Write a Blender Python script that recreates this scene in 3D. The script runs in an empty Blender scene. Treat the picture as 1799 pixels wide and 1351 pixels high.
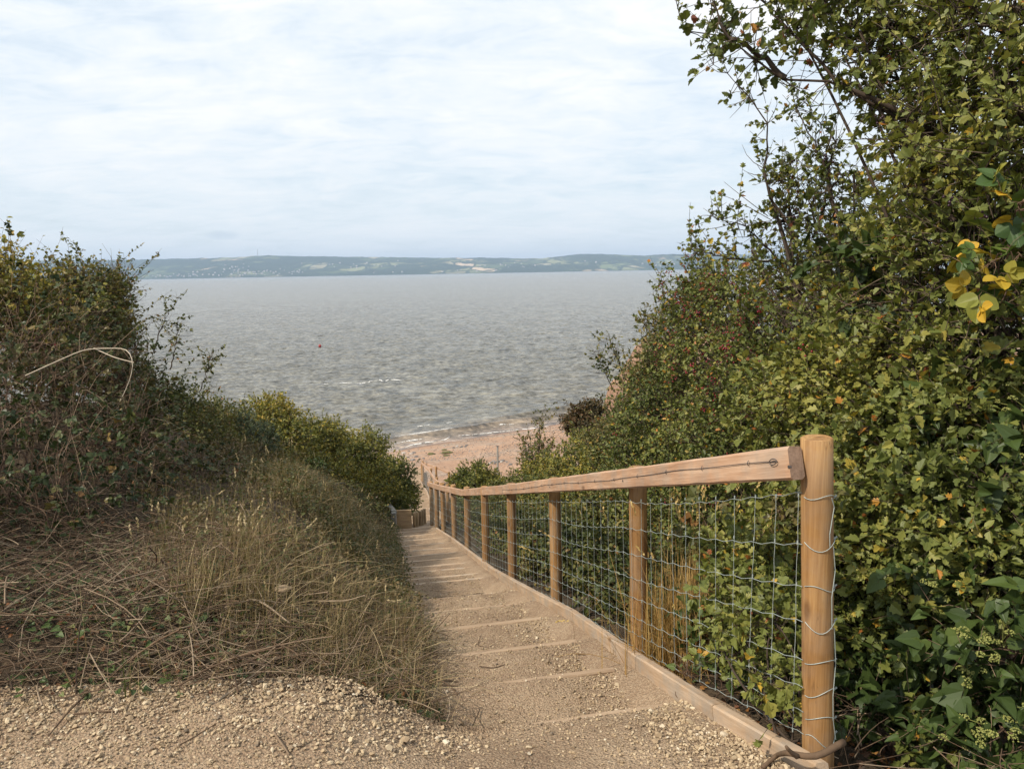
import bpy, math, random
import numpy as np
from mathutils import Vector, Matrix

random.seed(7)
RNG = np.random.default_rng(11)
SC = bpy.context.scene
COL = SC.collection
R = math.radians

# ------------------------------------------------------------------ camera
F_PX, CU, CV = 1333.0, 899.5, 675.5            # measured on the 1799 x 1351 photograph
PITCH, ROLL = R(8.47), R(-1.03)
CAMZ = 1.6
cam_data = bpy.data.cameras.new('camera')
cam_data.sensor_width = 36.0
cam_data.lens = 36.0 * F_PX / 1799.0
cam_data.clip_start = 0.05
cam_data.clip_end = 60000.0
cam = bpy.data.objects.new('camera', cam_data)
COL.objects.link(cam)
CR = Matrix.Rotation(R(90) - PITCH, 3, 'X') @ Matrix.Rotation(ROLL, 3, 'Z')
cam.matrix_world = Matrix.Translation((0, 0, CAMZ)) @ CR.to_4x4()
SC.camera = cam
CRN = np.array(CR)

def P(u, v, t):
    """world point seen at photo pixel (u, v) at depth t"""
    d = np.array([(u - CU) / F_PX, -(v - CV) / F_PX, -1.0])
    return CRN @ d * t + np.array([0, 0, CAMZ])

# ------------------------------------------------------------------ world, sun, exposure
SUN_EL, SUN_AZ = R(46), R(-122)                # azimuth from +Y, clockwise positive: from the left and a little behind
sd = Vector((math.sin(SUN_AZ) * math.cos(SUN_EL), math.cos(SUN_AZ) * math.cos(SUN_EL), math.sin(SUN_EL)))
sun_l = bpy.data.lights.new('sun', 'SUN')
sun_l.energy = 4.2
sun_l.angle = R(1.2)
sun_l.color = (1.0, 0.90, 0.76)
sun = bpy.data.objects.new('sun', sun_l)
COL.objects.link(sun)
sun.rotation_euler = sd.to_track_quat('Z', 'Y').to_euler()
sun.location = (0, 0, 30)

w = bpy.data.worlds.new('World')
SC.world = w
w.use_nodes = True
nt = w.node_tree
nt.nodes.clear()
def N(tree, kind, **kw):
    n = tree.nodes.new(kind)
    for k, v in kw.items():
        setattr(n, k, v)
    return n
def math_node(tree, op, a, b=None, c=None, clamp=False):
    n = tree.nodes.new('ShaderNodeMath'); n.operation = op; n.use_clamp = clamp
    for i, s in enumerate((a, b, c)):
        if s is None: continue
        if isinstance(s, (int, float)): n.inputs[i].default_value = s
        else: tree.links.new(s, n.inputs[i])
    return n.outputs[0]
def ramp(tree, fac, stops, interp='LINEAR'):
    n = tree.nodes.new('ShaderNodeValToRGB')
    cr = n.color_ramp; cr.interpolation = interp
    while len(cr.elements) < len(stops): cr.elements.new(0.5)
    for e, (p, c) in zip(cr.elements, stops):
        e.position = p; e.color = (c[0], c[1], c[2], 1) if len(c) == 3 else c
    tree.links.new(fac, n.inputs[0])
    return n.outputs[0]
def mixc(tree, fac, a, b, blend='MIX'):
    n = tree.nodes.new('ShaderNodeMix'); n.data_type = 'RGBA'; n.blend_type = blend
    for s, i in ((fac, 0), (a, 6), (b, 7)):
        if isinstance(s, (int, float)): n.inputs[i].default_value = s
        elif isinstance(s, tuple): n.inputs[i].default_value = (*s, 1)
        else: tree.links.new(s, n.inputs[i])
    return n.outputs[2]
def noise(tree, vec, scale, detail=4, rough=0.55, dist=0.0):
    n = tree.nodes.new('ShaderNodeTexNoise')
    n.inputs['Scale'].default_value = scale; n.inputs['Detail'].default_value = detail
    n.inputs['Roughness'].default_value = rough; n.inputs['Distortion'].default_value = dist
    if vec is not None: tree.links.new(vec, n.inputs['Vector'])
    return n.outputs[0]
def mapping(tree, vec, scale=(1, 1, 1), rot=(0, 0, 0), loc=(0, 0, 0)):
    n = tree.nodes.new('ShaderNodeMapping')
    n.inputs['Scale'].default_value = scale; n.inputs['Rotation'].default_value = rot; n.inputs['Location'].default_value = loc
    tree.links.new(vec, n.inputs[0])
    return n.outputs[0]

sky = N(nt, 'ShaderNodeTexSky', sky_type='NISHITA')
sky.sun_disc = False
sky.sun_elevation = SUN_EL
sky.sun_rotation = SUN_AZ
sky.air_density = 1.0; sky.dust_density = 1.2; sky.ozone_density = 1.0
tc = N(nt, 'ShaderNodeTexCoord')
sep = N(nt, 'ShaderNodeSeparateXYZ'); nt.links.new(tc.outputs['Generated'], sep.inputs[0])
zc = math_node(nt, 'MAXIMUM', sep.outputs[2], 0.0)
zz = math_node(nt, 'ADD', zc, 0.20)
cx = math_node(nt, 'DIVIDE', sep.outputs[0], zz)
cy = math_node(nt, 'DIVIDE', sep.outputs[1], zz)
cmb = N(nt, 'ShaderNodeCombineXYZ'); nt.links.new(cx, cmb.inputs[0]); nt.links.new(cy, cmb.inputs[1])
n1 = noise(nt, mapping(nt, cmb.outputs[0], (1.1, 1.2, 1), (0, 0, R(-30)), (3.1, 1.2, 0)), 1.0, 9, 0.66, 0.5)
n2 = noise(nt, mapping(nt, cmb.outputs[0], (2.0, 3.6, 1), (0, 0, R(-38)), (7, 2, 0)), 1.9, 8, 0.62, 0.6)
n3 = noise(nt, mapping(nt, cmb.outputs[0], (0.25, 0.35, 1), (0, 0, 0.3), (1, 5, 0)), 1.0, 3, 0.5, 0.0)
cov = math_node(nt, 'ADD', math_node(nt, 'MULTIPLY', n1, 0.46), math_node(nt, 'ADD', math_node(nt, 'MULTIPLY', n2, 0.34), math_node(nt, 'MULTIPLY', n3, 0.20)))
covr = ramp(nt, cov, [(0.35, (0.35,) * 3), (0.42, (0.78,) * 3), (0.50, (0.93,) * 3), (0.62, (1.0,) * 3)])
cloudcol = ramp(nt, cov, [(0.38, (0.77, 0.875, 0.965)), (0.47, (0.83, 0.905, 0.965)), (0.53, (0.90, 0.94, 0.975)), (0.60, (0.98, 0.985, 0.99))])
horiz = ramp(nt, zc, [(0.0, (1, 1, 1)), (0.16, (0.35,) * 3), (0.32, (0, 0, 0))])
cloudcol = mixc(nt, math_node(nt, 'MULTIPLY', horiz, 0.7), cloudcol, (0.82, 0.885, 0.915))
pd = unit_dir = (P(392, 414, 1.0) - np.array([0, 0, CAMZ])); pd = pd / np.linalg.norm(pd)
azp, elp = math.atan2(pd[0], pd[1]), math.asin(pd[2])
azn = math_node(nt, 'ARCTAN2', sep.outputs[0], sep.outputs[1]); 
wob = math_node(nt, 'MULTIPLY', math_node(nt, 'SUBTRACT', noise(nt, tc.outputs['Generated'], 60, 4), .5), .9)
gx_ = math_node(nt, 'POWER', math_node(nt, 'ABSOLUTE', math_node(nt, 'DIVIDE', math_node(nt, 'SUBTRACT', azn, azp), .022)), 2.0)
gy_ = math_node(nt, 'POWER', math_node(nt, 'ABSOLUTE', math_node(nt, 'DIVIDE', math_node(nt, 'SUBTRACT', sep.outputs[2], elp), .0062)), 2.0)
puff = math_node(nt, 'SUBTRACT', 1.0, math_node(nt, 'ADD', math_node(nt, 'ADD', gx_, gy_), wob), clamp=True)
cloudcol = mixc(nt, math_node(nt, 'MULTIPLY', puff, .55), cloudcol, (0.56, 0.66, 0.76))
bg1 = N(nt, 'ShaderNodeBackground'); bg1.inputs[1].default_value = 0.12
nt.links.new(sky.outputs[0], bg1.inputs[0])
bg2 = N(nt, 'ShaderNodeBackground'); bg2.inputs[1].default_value = 0.93
nt.links.new(cloudcol, bg2.inputs[0])
mxs = N(nt, 'ShaderNodeMixShader')
nt.links.new(covr, mxs.inputs[0]); nt.links.new(bg1.outputs[0], mxs.inputs[1]); nt.links.new(bg2.outputs[0], mxs.inputs[2])
wo = N(nt, 'ShaderNodeOutputWorld'); nt.links.new(mxs.outputs[0], wo.inputs[0])

SC.view_settings.view_transform = 'Standard'
SC.view_settings.look = 'None'
SC.view_settings.exposure = 0.26
SC.view_settings.gamma = 1.0
SC.cycles.max_bounces = 6
SC.cycles.transparent_max_bounces = 8
SC.cycles.volume_bounces = 0

# ------------------------------------------------------------------ helpers
def tag(o, label=None, cat=None, group=None, kind=None):
    if label: o['label'] = label
    if cat: o['category'] = cat
    if group: o['group'] = group
    if kind: o['kind'] = kind
    return o
def empty(name, loc=(0, 0, 0), rz=0.0):
    o = bpy.data.objects.new(name, None); COL.objects.link(o)
    o.location = loc; o.rotation_euler = (0, 0, rz); o.empty_display_size = 0.1
    return o

def mesh_np(name, verts, face_idx, face_len, mat, parent=None, tint=None, smooth=False, origin=(0, 0, 0), kind=None):
    me = bpy.data.meshes.new(name)
    verts = np.asarray(verts, dtype=np.float32) - np.asarray(origin, dtype=np.float32)
    face_idx = np.asarray(face_idx, dtype=np.int32); face_len = np.asarray(face_len, dtype=np.int32)
    me.vertices.add(len(verts)); me.vertices.foreach_set('co', verts.ravel())
    me.loops.add(len(face_idx)); me.loops.foreach_set('vertex_index', face_idx)
    me.polygons.add(len(face_len))
    starts = np.concatenate([[0], np.cumsum(face_len)[:-1]]).astype(np.int32)
    me.polygons.foreach_set('loop_start', starts)
    me.polygons.foreach_set('loop_total', face_len)
    me.polygons.foreach_set('use_smooth', np.full(len(face_len), smooth, dtype=bool))
    me.update(calc_edges=True)
    if tint is not None:
        a = me.attributes.new('tint', 'FLOAT', 'FACE')
        a.data.foreach_set('value', np.asarray(tint, dtype=np.float32))
    me.materials.append(mat)
    o = bpy.data.objects.new(name, me); COL.objects.link(o)
    if parent is not None: o.parent = parent
    else: o.location = origin
    if kind: o['kind'] = kind
    return o

class MB:
    """collects shapes, builds one mesh"""
    def __init__(s): s.v = []; s.i = []; s.l = []; s.t = []; s.n = 0
    def add(s, verts, faces, tint=0.5):
        verts = np.asarray(verts, dtype=float).reshape(-1, 3)
        s.v.append(verts)
        for f in faces:
            s.i.append(np.array(f) + s.n); s.l.append(len(f)); s.t.append(tint)
        s.n += len(verts)
    def box(s, c, size, rot=None, tint=0.5):
        x, y, z = np.array(size) / 2
        v = np.array([[sx * x, sy * y, sz * z] for sz in (-1, 1) for sy in (-1, 1) for sx in (-1, 1)])
        if rot is not None: v = v @ np.array(rot).T
        s.add(v + np.array(c), [(0, 2, 3, 1), (4, 5, 7, 6), (0, 1, 5, 4), (2, 6, 7, 3), (0, 4, 6, 2), (1, 3, 7, 5)], tint)
    def tube(s, pts, rad, sides=6, cap=True, tint=0.5):
        pts = np.asarray(pts, dtype=float); n = len(pts)
        rad = np.broadcast_to(np.asarray(rad, dtype=float), (n,))
        tan = np.gradient(pts, axis=0); tan /= np.linalg.norm(tan, axis=1)[:, None] + 1e-12
        ref = np.array([0, 0, 1.0]) if abs(tan[:, 2]).mean() < 0.8 else np.array([1.0, 0, 0])
        a = np.cross(tan, ref); a /= np.linalg.norm(a, axis=1)[:, None] + 1e-12
        b = np.cross(tan, a)
        ang = np.arange(sides) * 2 * math.pi / sides
        v = pts[:, None, :] + rad[:, None, None] * (np.cos(ang)[None, :, None] * a[:, None, :] + np.sin(ang)[None, :, None] * b[:, None, :])
        f = []
        for k in range(n - 1):
            for j in range(sides):
                j2 = (j + 1) % sides
                f.append((k * sides + j, k * sides + j2, (k + 1) * sides + j2, (k + 1) * sides + j))
        if cap:
            f.append(tuple(range(sides))[::-1]); f.append(tuple((n - 1) * sides + j for j in range(sides)))
        s.add(v.reshape(-1, 3), f, tint)
    def build(s, name, mat, parent=None, smooth=False, origin=(0, 0, 0)):
        if parent is not None: origin = np.array(parent.location)
        return mesh_np(name, np.concatenate(s.v), np.concatenate(s.i), s.l, mat, parent, s.t, smooth, origin)

def tubes_np(paths, rads, sides=3, tint=0.5):
    """paths (N,K,3), rads (N,K) -> verts, idx, len, tint"""
    Nn, K, _ = paths.shape
    tan = np.gradient(paths, axis=1)
    tan /= np.linalg.norm(tan, axis=2, keepdims=True) + 1e-9
    ref = np.where(np.abs(tan[..., 2:3]) < 0.85, np.array([0, 0, 1.0]), np.array([1.0, 0, 0]))
    a = np.cross(tan, ref); a /= np.linalg.norm(a, axis=2, keepdims=True) + 1e-9
    b = np.cross(tan, a)
    ang = np.arange(sides) * 2 * math.pi / sides
    v = paths[:, :, None, :] + rads[:, :, None, None] * (np.cos(ang)[:, None] * a[:, :, None, :] + np.sin(ang)[:, None] * b[:, :, None, :])
    f = []
    for k in range(K - 1):
        for j in range(sides):
            j2 = (j + 1) % sides
            f.append((k * sides + j, k * sides + j2, (k + 1) * sides + j2, (k + 1) * sides + j))
    f = np.array(f)
    idx = (f[None] + (np.arange(Nn) * K * sides)[:, None, None]).reshape(-1)
    ln = np.full(Nn * len(f), 4)
    t = np.repeat(np.broadcast_to(np.asarray(tint, dtype=float), (Nn,)), len(f))
    return v.reshape(-1, 3), idx, ln, t

def stamp(template, pos, X, Y, Z, scale, tint):
    """instances of a (verts, faces) template with per-instance frame"""
    tv, tf = template
    tv = np.array(tv, dtype=float); Nn = len(pos)
    scale = np.broadcast_to(np.asarray(scale, dtype=float), (Nn,))
    v = pos[:, None, :] + scale[:, None, None] * (tv[None, :, 0:1] * X[:, None, :] + tv[None, :, 1:2] * Y[:, None, :] + tv[None, :, 2:3] * Z[:, None, :])
    flat = np.concatenate([np.array(f) for f in tf]); ln = np.array([len(f) for f in tf])
    idx = (flat[None] + (np.arange(Nn) * len(tv))[:, None]).reshape(-1)
    return v.reshape(-1, 3), idx, np.tile(ln, Nn), np.repeat(np.broadcast_to(np.asarray(tint, dtype=float), (Nn,)), len(tf))

def join_np(parts):
    vs, ids, lns, ts = [], [], [], []; off = 0
    for v, i, l, t in parts:
        vs.append(v); ids.append(i + off); lns.append(l); ts.append(t); off += len(v)
    return np.concatenate(vs), np.concatenate(ids), np.concatenate(lns), np.concatenate(ts)

def unit(a): return a / (np.linalg.norm(a, axis=-1, keepdims=True) + 1e-9)
def sm(e0, e1, x):
    t = np.clip((np.asarray(x, dtype=float) - e0) / (e1 - e0), 0, 1); return t * t * (3 - 2 * t)

# value noise in numpy for terrain
_perm = RNG.random((64, 64))
def vnoise(x, y):
    x = np.asarray(x, dtype=float); y = np.asarray(y, dtype=float)
    xi = np.floor(x).astype(int); yi = np.floor(y).astype(int); fx = x - xi; fy = y - yi
    fx = fx * fx * (3 - 2 * fx); fy = fy * fy * (3 - 2 * fy)
    g = lambda a, b: _perm[a % 64, b % 64]
    return (g(xi, yi) * (1 - fx) + g(xi + 1, yi) * fx) * (1 - fy) + (g(xi, yi + 1) * (1 - fx) + g(xi + 1, yi + 1) * fx) * fy - 0.5
def fbm(x, y, o=4):
    s = 0; a = 1
    for k in range(o):
        s = s + a * vnoise(x * 2 ** k + 17.3 * k, y * 2 ** k - 9.1 * k); a *= 0.5
    return s

# ------------------------------------------------------------------ materials
def new_mat(name):
    m = bpy.data.materials.new(name); m.use_nodes = True
    t = m.node_tree; t.nodes.clear()
    out = N(t, 'ShaderNodeOutputMaterial'); b = N(t, 'ShaderNodeBsdfPrincipled')
    t.links.new(b.outputs[0], out.inputs[0])
    return m, t, b, out
def setc(t, b, col):
    if isinstance(col, tuple): b.inputs['Base Color'].default_value = (*col, 1)
    else: t.links.new(col, b.inputs['Base Color'])
def bump(t, b, h, strength=0.5, dist=0.02):
    n = N(t, 'ShaderNodeBump'); n.inputs['Strength'].default_value = strength; n.inputs['Distance'].default_value = dist
    t.links.new(h, n.inputs['Height']); t.links.new(n.outputs[0], b.inputs['Normal'])
    return n
def pos(t):
    return N(t, 'ShaderNodeNewGeometry').outputs['Position']
def obj_co(t):
    return N(t, 'ShaderNodeTexCoord').outputs['Object']

def leaf_mat(name, stops, rough=0.5, transl=0.25, spec=0.35, interp='LINEAR'):
    m, t, b, out = new_mat(name)
    at = N(t, 'ShaderNodeAttribute', attribute_name='tint')
    c = ramp(t, at.outputs['Fac'], stops, interp)
    nz = noise(t, pos(t), 60, 2)
    c = mixc(t, math_node(t, 'MULTIPLY', nz, 0.5), c, mixc(t, 1.0, c, (0.55, 0.55, 0.45), 'MULTIPLY'))
    setc(t, b, c); b.inputs['Roughness'].default_value = rough; b.inputs['Specular IOR Level'].default_value = spec
    tr = N(t, 'ShaderNodeBsdfTranslucent')
    t.links.new(mixc(t, 1.0, c, (1.0, 1.05, 0.6), 'MULTIPLY'), tr.inputs[0])
    mx = N(t, 'ShaderNodeMixShader'); mx.inputs[0].default_value = transl
    t.links.new(b.outputs[0], mx.inputs[1]); t.links.new(tr.outputs[0], mx.inputs[2]); t.links.new(mx.outputs[0], out.inputs[0])
    return m
# tint 0..1: dark green, green, olive, yellow green, yellow, orange, red brown
M = {}
M['haw'] = leaf_mat('hawthorn leaf', [(0, (0.07, 0.095, 0.022)), (0.35, (0.14, 0.165, 0.04)), (0.68, (0.205, 0.22, 0.052)), (0.88, (0.31, 0.285, 0.065)), (0.94, (0.50, 0.33, 0.04)), (0.975, (0.42, 0.16, 0.03)), (1.0, (0.20, 0.06, 0.03))])
M['haw_far'] = leaf_mat('scrub leaf', [(0, (0.045, 0.065, 0.018)), (0.4, (0.115, 0.13, 0.034)), (0.75, (0.20, 0.18, 0.05)), (0.92, (0.26, 0.19, 0.06)), (1.0, (0.28, 0.13, 0.05))])
M['gold'] = leaf_mat('yellow green leaf', [(0, (0.08, 0.10, 0.022)), (0.4, (0.20, 0.20, 0.042)), (0.75, (0.36, 0.30, 0.055)), (1.0, (0.44, 0.29, 0.06))])
M['brown'] = leaf_mat('brown leaf', [(0, (0.05, 0.045, 0.02)), (0.5, (0.10, 0.075, 0.03)), (0.8, (0.16, 0.09, 0.04)), (1.0, (0.22, 0.12, 0.06))])
M['bramble'] = leaf_mat('bramble leaf', [(0, (0.030, 0.045, 0.016)), (0.45, (0.06, 0.08, 0.026)), (0.72, (0.10, 0.105, 0.035)), (0.88, (0.14, 0.11, 0.04)), (0.95, (0.24, 0.17, 0.06)), (1.0, (0.20, 0.08, 0.03))], rough=0.42, transl=0.12, spec=0.25)
M['ivy'] = leaf_mat('ivy leaf', [(0, (0.034, 0.056, 0.014)), (0.6, (0.068, 0.102, 0.024)), (0.9, (0.10, 0.135, 0.035)), (1.0, (0.16, 0.16, 0.05))], rough=0.48, transl=0.12, spec=0.3)
M['weedleaf'] = leaf_mat('weed leaf', [(0, (0.05, 0.07, 0.02)), (0.35, (0.10, 0.11, 0.03)), (0.6, (0.15, 0.115, 0.05)), (1.0, (0.26, 0.18, 0.09))])
M['gorse'] = leaf_mat('gorse needle', [(0, (0.03, 0.05, 0.022)), (1.0, (0.075, 0.105, 0.045))], transl=0.05)
M['umbel'] = leaf_mat('ivy flower', [(0, (0.18, 0.20, 0.05)), (1.0, (0.34, 0.34, 0.10))], transl=0.1)
M['grass'] = leaf_mat('dry grass blade', [(0, (0.06, 0.09, 0.02)), (0.2, (0.11, 0.12, 0.035)), (0.4, (0.19, 0.135, 0.06)), (0.75, (0.33, 0.235, 0.12)), (1.0, (0.52, 0.41, 0.24))], rough=0.6, transl=0.25)
M['straw'] = leaf_mat('straw', [(0, (0.20, 0.12, 0.04)), (0.5, (0.42, 0.25, 0.08)), (1.0, (0.62, 0.45, 0.18))], rough=0.6, transl=0.25)
M['litter'] = leaf_mat('fallen leaf', [(0, (0.06, 0.035, 0.02)), (0.5, (0.16, 0.06, 0.025)), (0.8, (0.28, 0.11, 0.03)), (1.0, (0.42, 0.25, 0.06))], rough=0.7, transl=0.1)
M['bigleaf'] = leaf_mat('bramble leaf turning', [(0, (0.05, 0.095, 0.025)), (0.55, (0.10, 0.15, 0.03)), (0.8, (0.30, 0.27, 0.04)), (1.0, (0.55, 0.33, 0.03))], rough=0.45, transl=0.2)

def bark_mat(name, c0, c1, c2):
    m, t, b, out = new_mat(name)
    at = N(t, 'ShaderNodeAttribute', attribute_name='tint')
    c = ramp(t, math_node(t, 'ADD', math_node(t, 'MULTIPLY', at.outputs['Fac'], 0.7), math_node(t, 'MULTIPLY', noise(t, pos(t), 45, 4), 0.3)), [(0.15, c0), (0.5, c1), (0.9, c2)])
    setc(t, b, c); b.inputs['Roughness'].default_value = 0.85; b.inputs['Specular IOR Level'].default_value = 0.2
    return m
M['bark'] = bark_mat('bark', (0.035, 0.025, 0.02), (0.075, 0.055, 0.04), (0.17, 0.13, 0.09))
M['twigred'] = bark_mat('bramble stem', (0.07, 0.045, 0.03), (0.16, 0.10, 0.065), (0.34, 0.25, 0.17))
M['stick'] = bark_mat('cut stem', (0.045, 0.03, 0.02), (0.14, 0.09, 0.055), (0.38, 0.30, 0.21))
M['pale'] = bark_mat('bleached stem', (0.28, 0.22, 0.16), (0.42, 0.35, 0.27), (0.55, 0.48, 0.38))
m, t, b, out = new_mat('haw berry'); setc(t, b, (0.22, 0.012, 0.02)); b.inputs['Roughness'].default_value = 0.3; M['berry'] = m
m, t, b, out = new_mat('dark berry'); setc(t, b, (0.03, 0.008, 0.018)); b.inputs['Roughness'].default_value = 0.3; M['berrydark'] = m

def wood_mat(name, c0, c1, c2, axis='X', knots=True, grey=0.0, rough=0.75, cracks=False):
    m, t, b, out = new_mat(name)
    oc = obj_co(t)
    inf = N(t, 'ShaderNodeObjectInfo')
    off = N(t, 'ShaderNodeVectorMath', operation='SCALE'); off.inputs[0].default_value = (13.1, 7.7, 9.3); t.links.new(inf.outputs['Random'], off.inputs['Scale'])
    ad = N(t, 'ShaderNodeVectorMath', operation='ADD'); t.links.new(oc, ad.inputs[0]); t.links.new(off.outputs[0], ad.inputs[1])
    s = {'X': (0.9, 14, 14), 'Z': (14, 14, 0.8)}[axis]
    fine = {'X': (6, 160, 160), 'Z': (160, 160, 5)}[axis]
    g = noise(t, mapping(t, ad.outputs[0], s), 1.6, 5, 0.6, 0.8)
    g2 = noise(t, mapping(t, ad.outputs[0], fine), 1.0, 3, 0.6)
    big = noise(t, ad.outputs[0], 3.0, 3)
    f = math_node(t, 'ADD', math_node(t, 'MULTIPLY', g, 0.55), math_node(t, 'ADD', math_node(t, 'MULTIPLY', g2, 0.25), math_node(t, 'MULTIPLY', big, 0.2)))
    c = ramp(t, f, [(0.33, c0), (0.5, c1), (0.64, c2)])
    if knots:
        vo = N(t, 'ShaderNodeTexVoronoi'); vo.inputs['Scale'].default_value = 1.0
        ks = {'X': (3.0, 9.0, 9.0), 'Z': (9.0, 9.0, 3.6)}[axis]
        t.links.new(mapping(t, ad.outputs[0], ks), vo.inputs['Vector'])
        k = ramp(t, vo.outputs['Distance'], [(0.07, (1, 1, 1)), (0.17, (0, 0, 0))])
        c = mixc(t, math_node(t, 'MULTIPLY', k, 0.75), c, (0.12, 0.055, 0.02))
    if cracks:
        cn_ = noise(t, mapping(t, ad.outputs[0], (30, 30, 1.1)), 1.0, 2, .5, 1.5)
        ck = ramp(t, cn_, [(0.485, (0, 0, 0)), (0.5, (1, 1, 1)), (0.515, (0, 0, 0))])
        c = mixc(t, math_node(t, 'MULTIPLY', ck, ramp(t, noise(t, ad.outputs[0], 6, 2), [(.5, (0, 0, 0)), (.6, (.75,) * 3)])), c, (0.10, 0.05, 0.02))
        st_ = ramp(t, noise(t, mapping(t, ad.outputs[0], (9, 9, 3)), 1.0, 5, .7), [(0.54, (0, 0, 0)), (0.68, (1, 1, 1))])
        c = mixc(t, math_node(t, 'MULTIPLY', st_, .5), c, (0.16, 0.075, 0.03))
    if grey > 0:
        gn = ramp(t, noise(t, ad.outputs[0], 9.0, 5), [(0.42, (0, 0, 0)), (0.62, (1, 1, 1))])
        c = mixc(t, math_node(t, 'MULTIPLY', gn, grey), c, (0.28, 0.25, 0.21))
    setc(t, b, c); b.inputs['Roughness'].default_value = rough; b.inputs['Specular IOR Level'].default_value = 0.25
    bump(t, b, math_node(t, 'ADD', math_node(t, 'MULTIPLY', g2, 0.6), g), 0.5, 0.004)
    return m
M['post'] = wood_mat('round post wood', (0.15, 0.07, 0.022), (0.30, 0.16, 0.058), (0.43, 0.26, 0.11), 'Z', rough=0.75, grey=.2, cracks=True)
M['rail'] = wood_mat('sawn rail wood', (0.27, 0.15, 0.085), (0.43, 0.26, 0.16), (0.57, 0.39, 0.265), 'X', grey=0.4)
M['board'] = wood_mat('weathered board wood', (0.26, 0.17, 0.10), (0.40, 0.28, 0.18), (0.50, 0.38, 0.27), 'X', grey=0.6)
M['endgrain'] = wood_mat('end grain', (0.12, 0.075, 0.05), (0.20, 0.13, 0.09), (0.30, 0.2, 0.14), 'X', knots=False)
M['tanboard'] = wood_mat('tan board', (0.30, 0.19, 0.10), (0.44, 0.30, 0.17), (0.52, 0.38, 0.24), 'X')
M['steptimber'] = wood_mat('dusty step timber', (0.22, 0.15, 0.095), (0.33, 0.235, 0.155), (0.40, 0.30, 0.205), 'X', knots=False)
M['greywood'] = wood_mat('grey weathered wood', (0.09, 0.085, 0.075), (0.22, 0.21, 0.19), (0.42, 0.40, 0.36), 'Z', grey=0.7)
M['boardz'] = wood_mat('upright log wood', (0.16, 0.10, 0.05), (0.30, 0.21, 0.115), (0.42, 0.32, 0.20), 'Z')
m, t, b, out = new_mat('galvanised wire'); setc(t, b, (0.30, 0.34, 0.32)); b.inputs['Metallic'].default_value = 0.2; b.inputs['Roughness'].default_value = 0.6; M['wire'] = m
m, t, b, out = new_mat('dark wire'); setc(t, b, (0.10, 0.085, 0.08)); b.inputs['Metallic'].default_value = 0.5; b.inputs['Roughness'].default_value = 0.6; M['wiredark'] = m

# gravel path surface
m, t, b, out = new_mat('trodden gravel')
p = pos(t)
v1 = N(t, 'ShaderNodeTexVoronoi'); v1.inputs['Scale'].default_value = 95; t.links.new(p, v1.inputs['Vector'])
v2 = N(t, 'ShaderNodeTexVoronoi'); v2.inputs['Scale'].default_value = 210; t.links.new(p, v2.inputs['Vector'])
nb = noise(t, p, 2.2, 5, 0.6); nf = noise(t, p, 130, 3, 0.7)
sc_ = N(t, 'ShaderNodeSeparateColor'); t.links.new(v1.outputs['Color'], sc_.inputs[0])
c = ramp(t, math_node(t, 'ADD', math_node(t, 'MULTIPLY', nb, 0.65), math_node(t, 'MULTIPLY', nf, 0.35)), [(0.34, (0.23, 0.155, 0.10)), (0.5, (0.335, 0.238, 0.155)), (0.66, (0.43, 0.32, 0.215))])
c = mixc(t, ramp(t, sc_.outputs[0], [(0.55, (0, 0, 0)), (1.0, (0.6,) * 3)]), c, (0.46, 0.36, 0.245))
c = mixc(t, ramp(t, v1.outputs['Distance'], [(0.35, (0, 0, 0)), (0.8, (0.5,) * 3)]), c, (0.15, 0.10, 0.065))
setc(t, b, c); b.inputs['Roughness'].default_value = 0.95; b.inputs['Specular IOR Level'].default_value = 0.15
hh = math_node(t, 'SUBTRACT', math_node(t, 'ADD', math_node(t, 'MULTIPLY', nf, 0.4), math_node(t, 'MULTIPLY', noise(t, p, 30, 4), 1.0)), math_node(t, 'ADD', math_node(t, 'MULTIPLY', v1.outputs['Distance'], 0.8), math_node(t, 'MULTIPLY', v2.outputs['Distance'], 0.3)))
bump(t, b, hh, 0.9, 0.012)
M['gravel'] = m
def stone_mat(name, stops, rough=0.85):
    m, t, b, out = new_mat(name)
    at = N(t, 'ShaderNodeAttribute', attribute_name='tint')
    c = ramp(t, at.outputs['Fac'], stops)
    nz = noise(t, pos(t), 240, 2)
    c = mixc(t, math_node(t, 'MULTIPLY', nz, 0.4), c, mixc(t, 1.0, c, (0.6, 0.55, 0.5), 'MULTIPLY'))
    setc(t, b, c); b.inputs['Roughness'].default_value = rough; b.inputs['Specular IOR Level'].default_value = 0.2
    return m
M['stones'] = stone_mat('gravel stone', [(0, (0.16, 0.13, 0.10)), (0.25, (0.30, 0.22, 0.14)), (0.6, (0.44, 0.335, 0.21)), (0.9, (0.54, 0.44, 0.30)), (1.0, (0.64, 0.57, 0.45))])
M['beachstone'] = stone_mat('beach stone', [(0, (0.13, 0.125, 0.12)), (0.6, (0.26, 0.24, 0.22)), (1.0, (0.42, 0.38, 0.34))])

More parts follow.
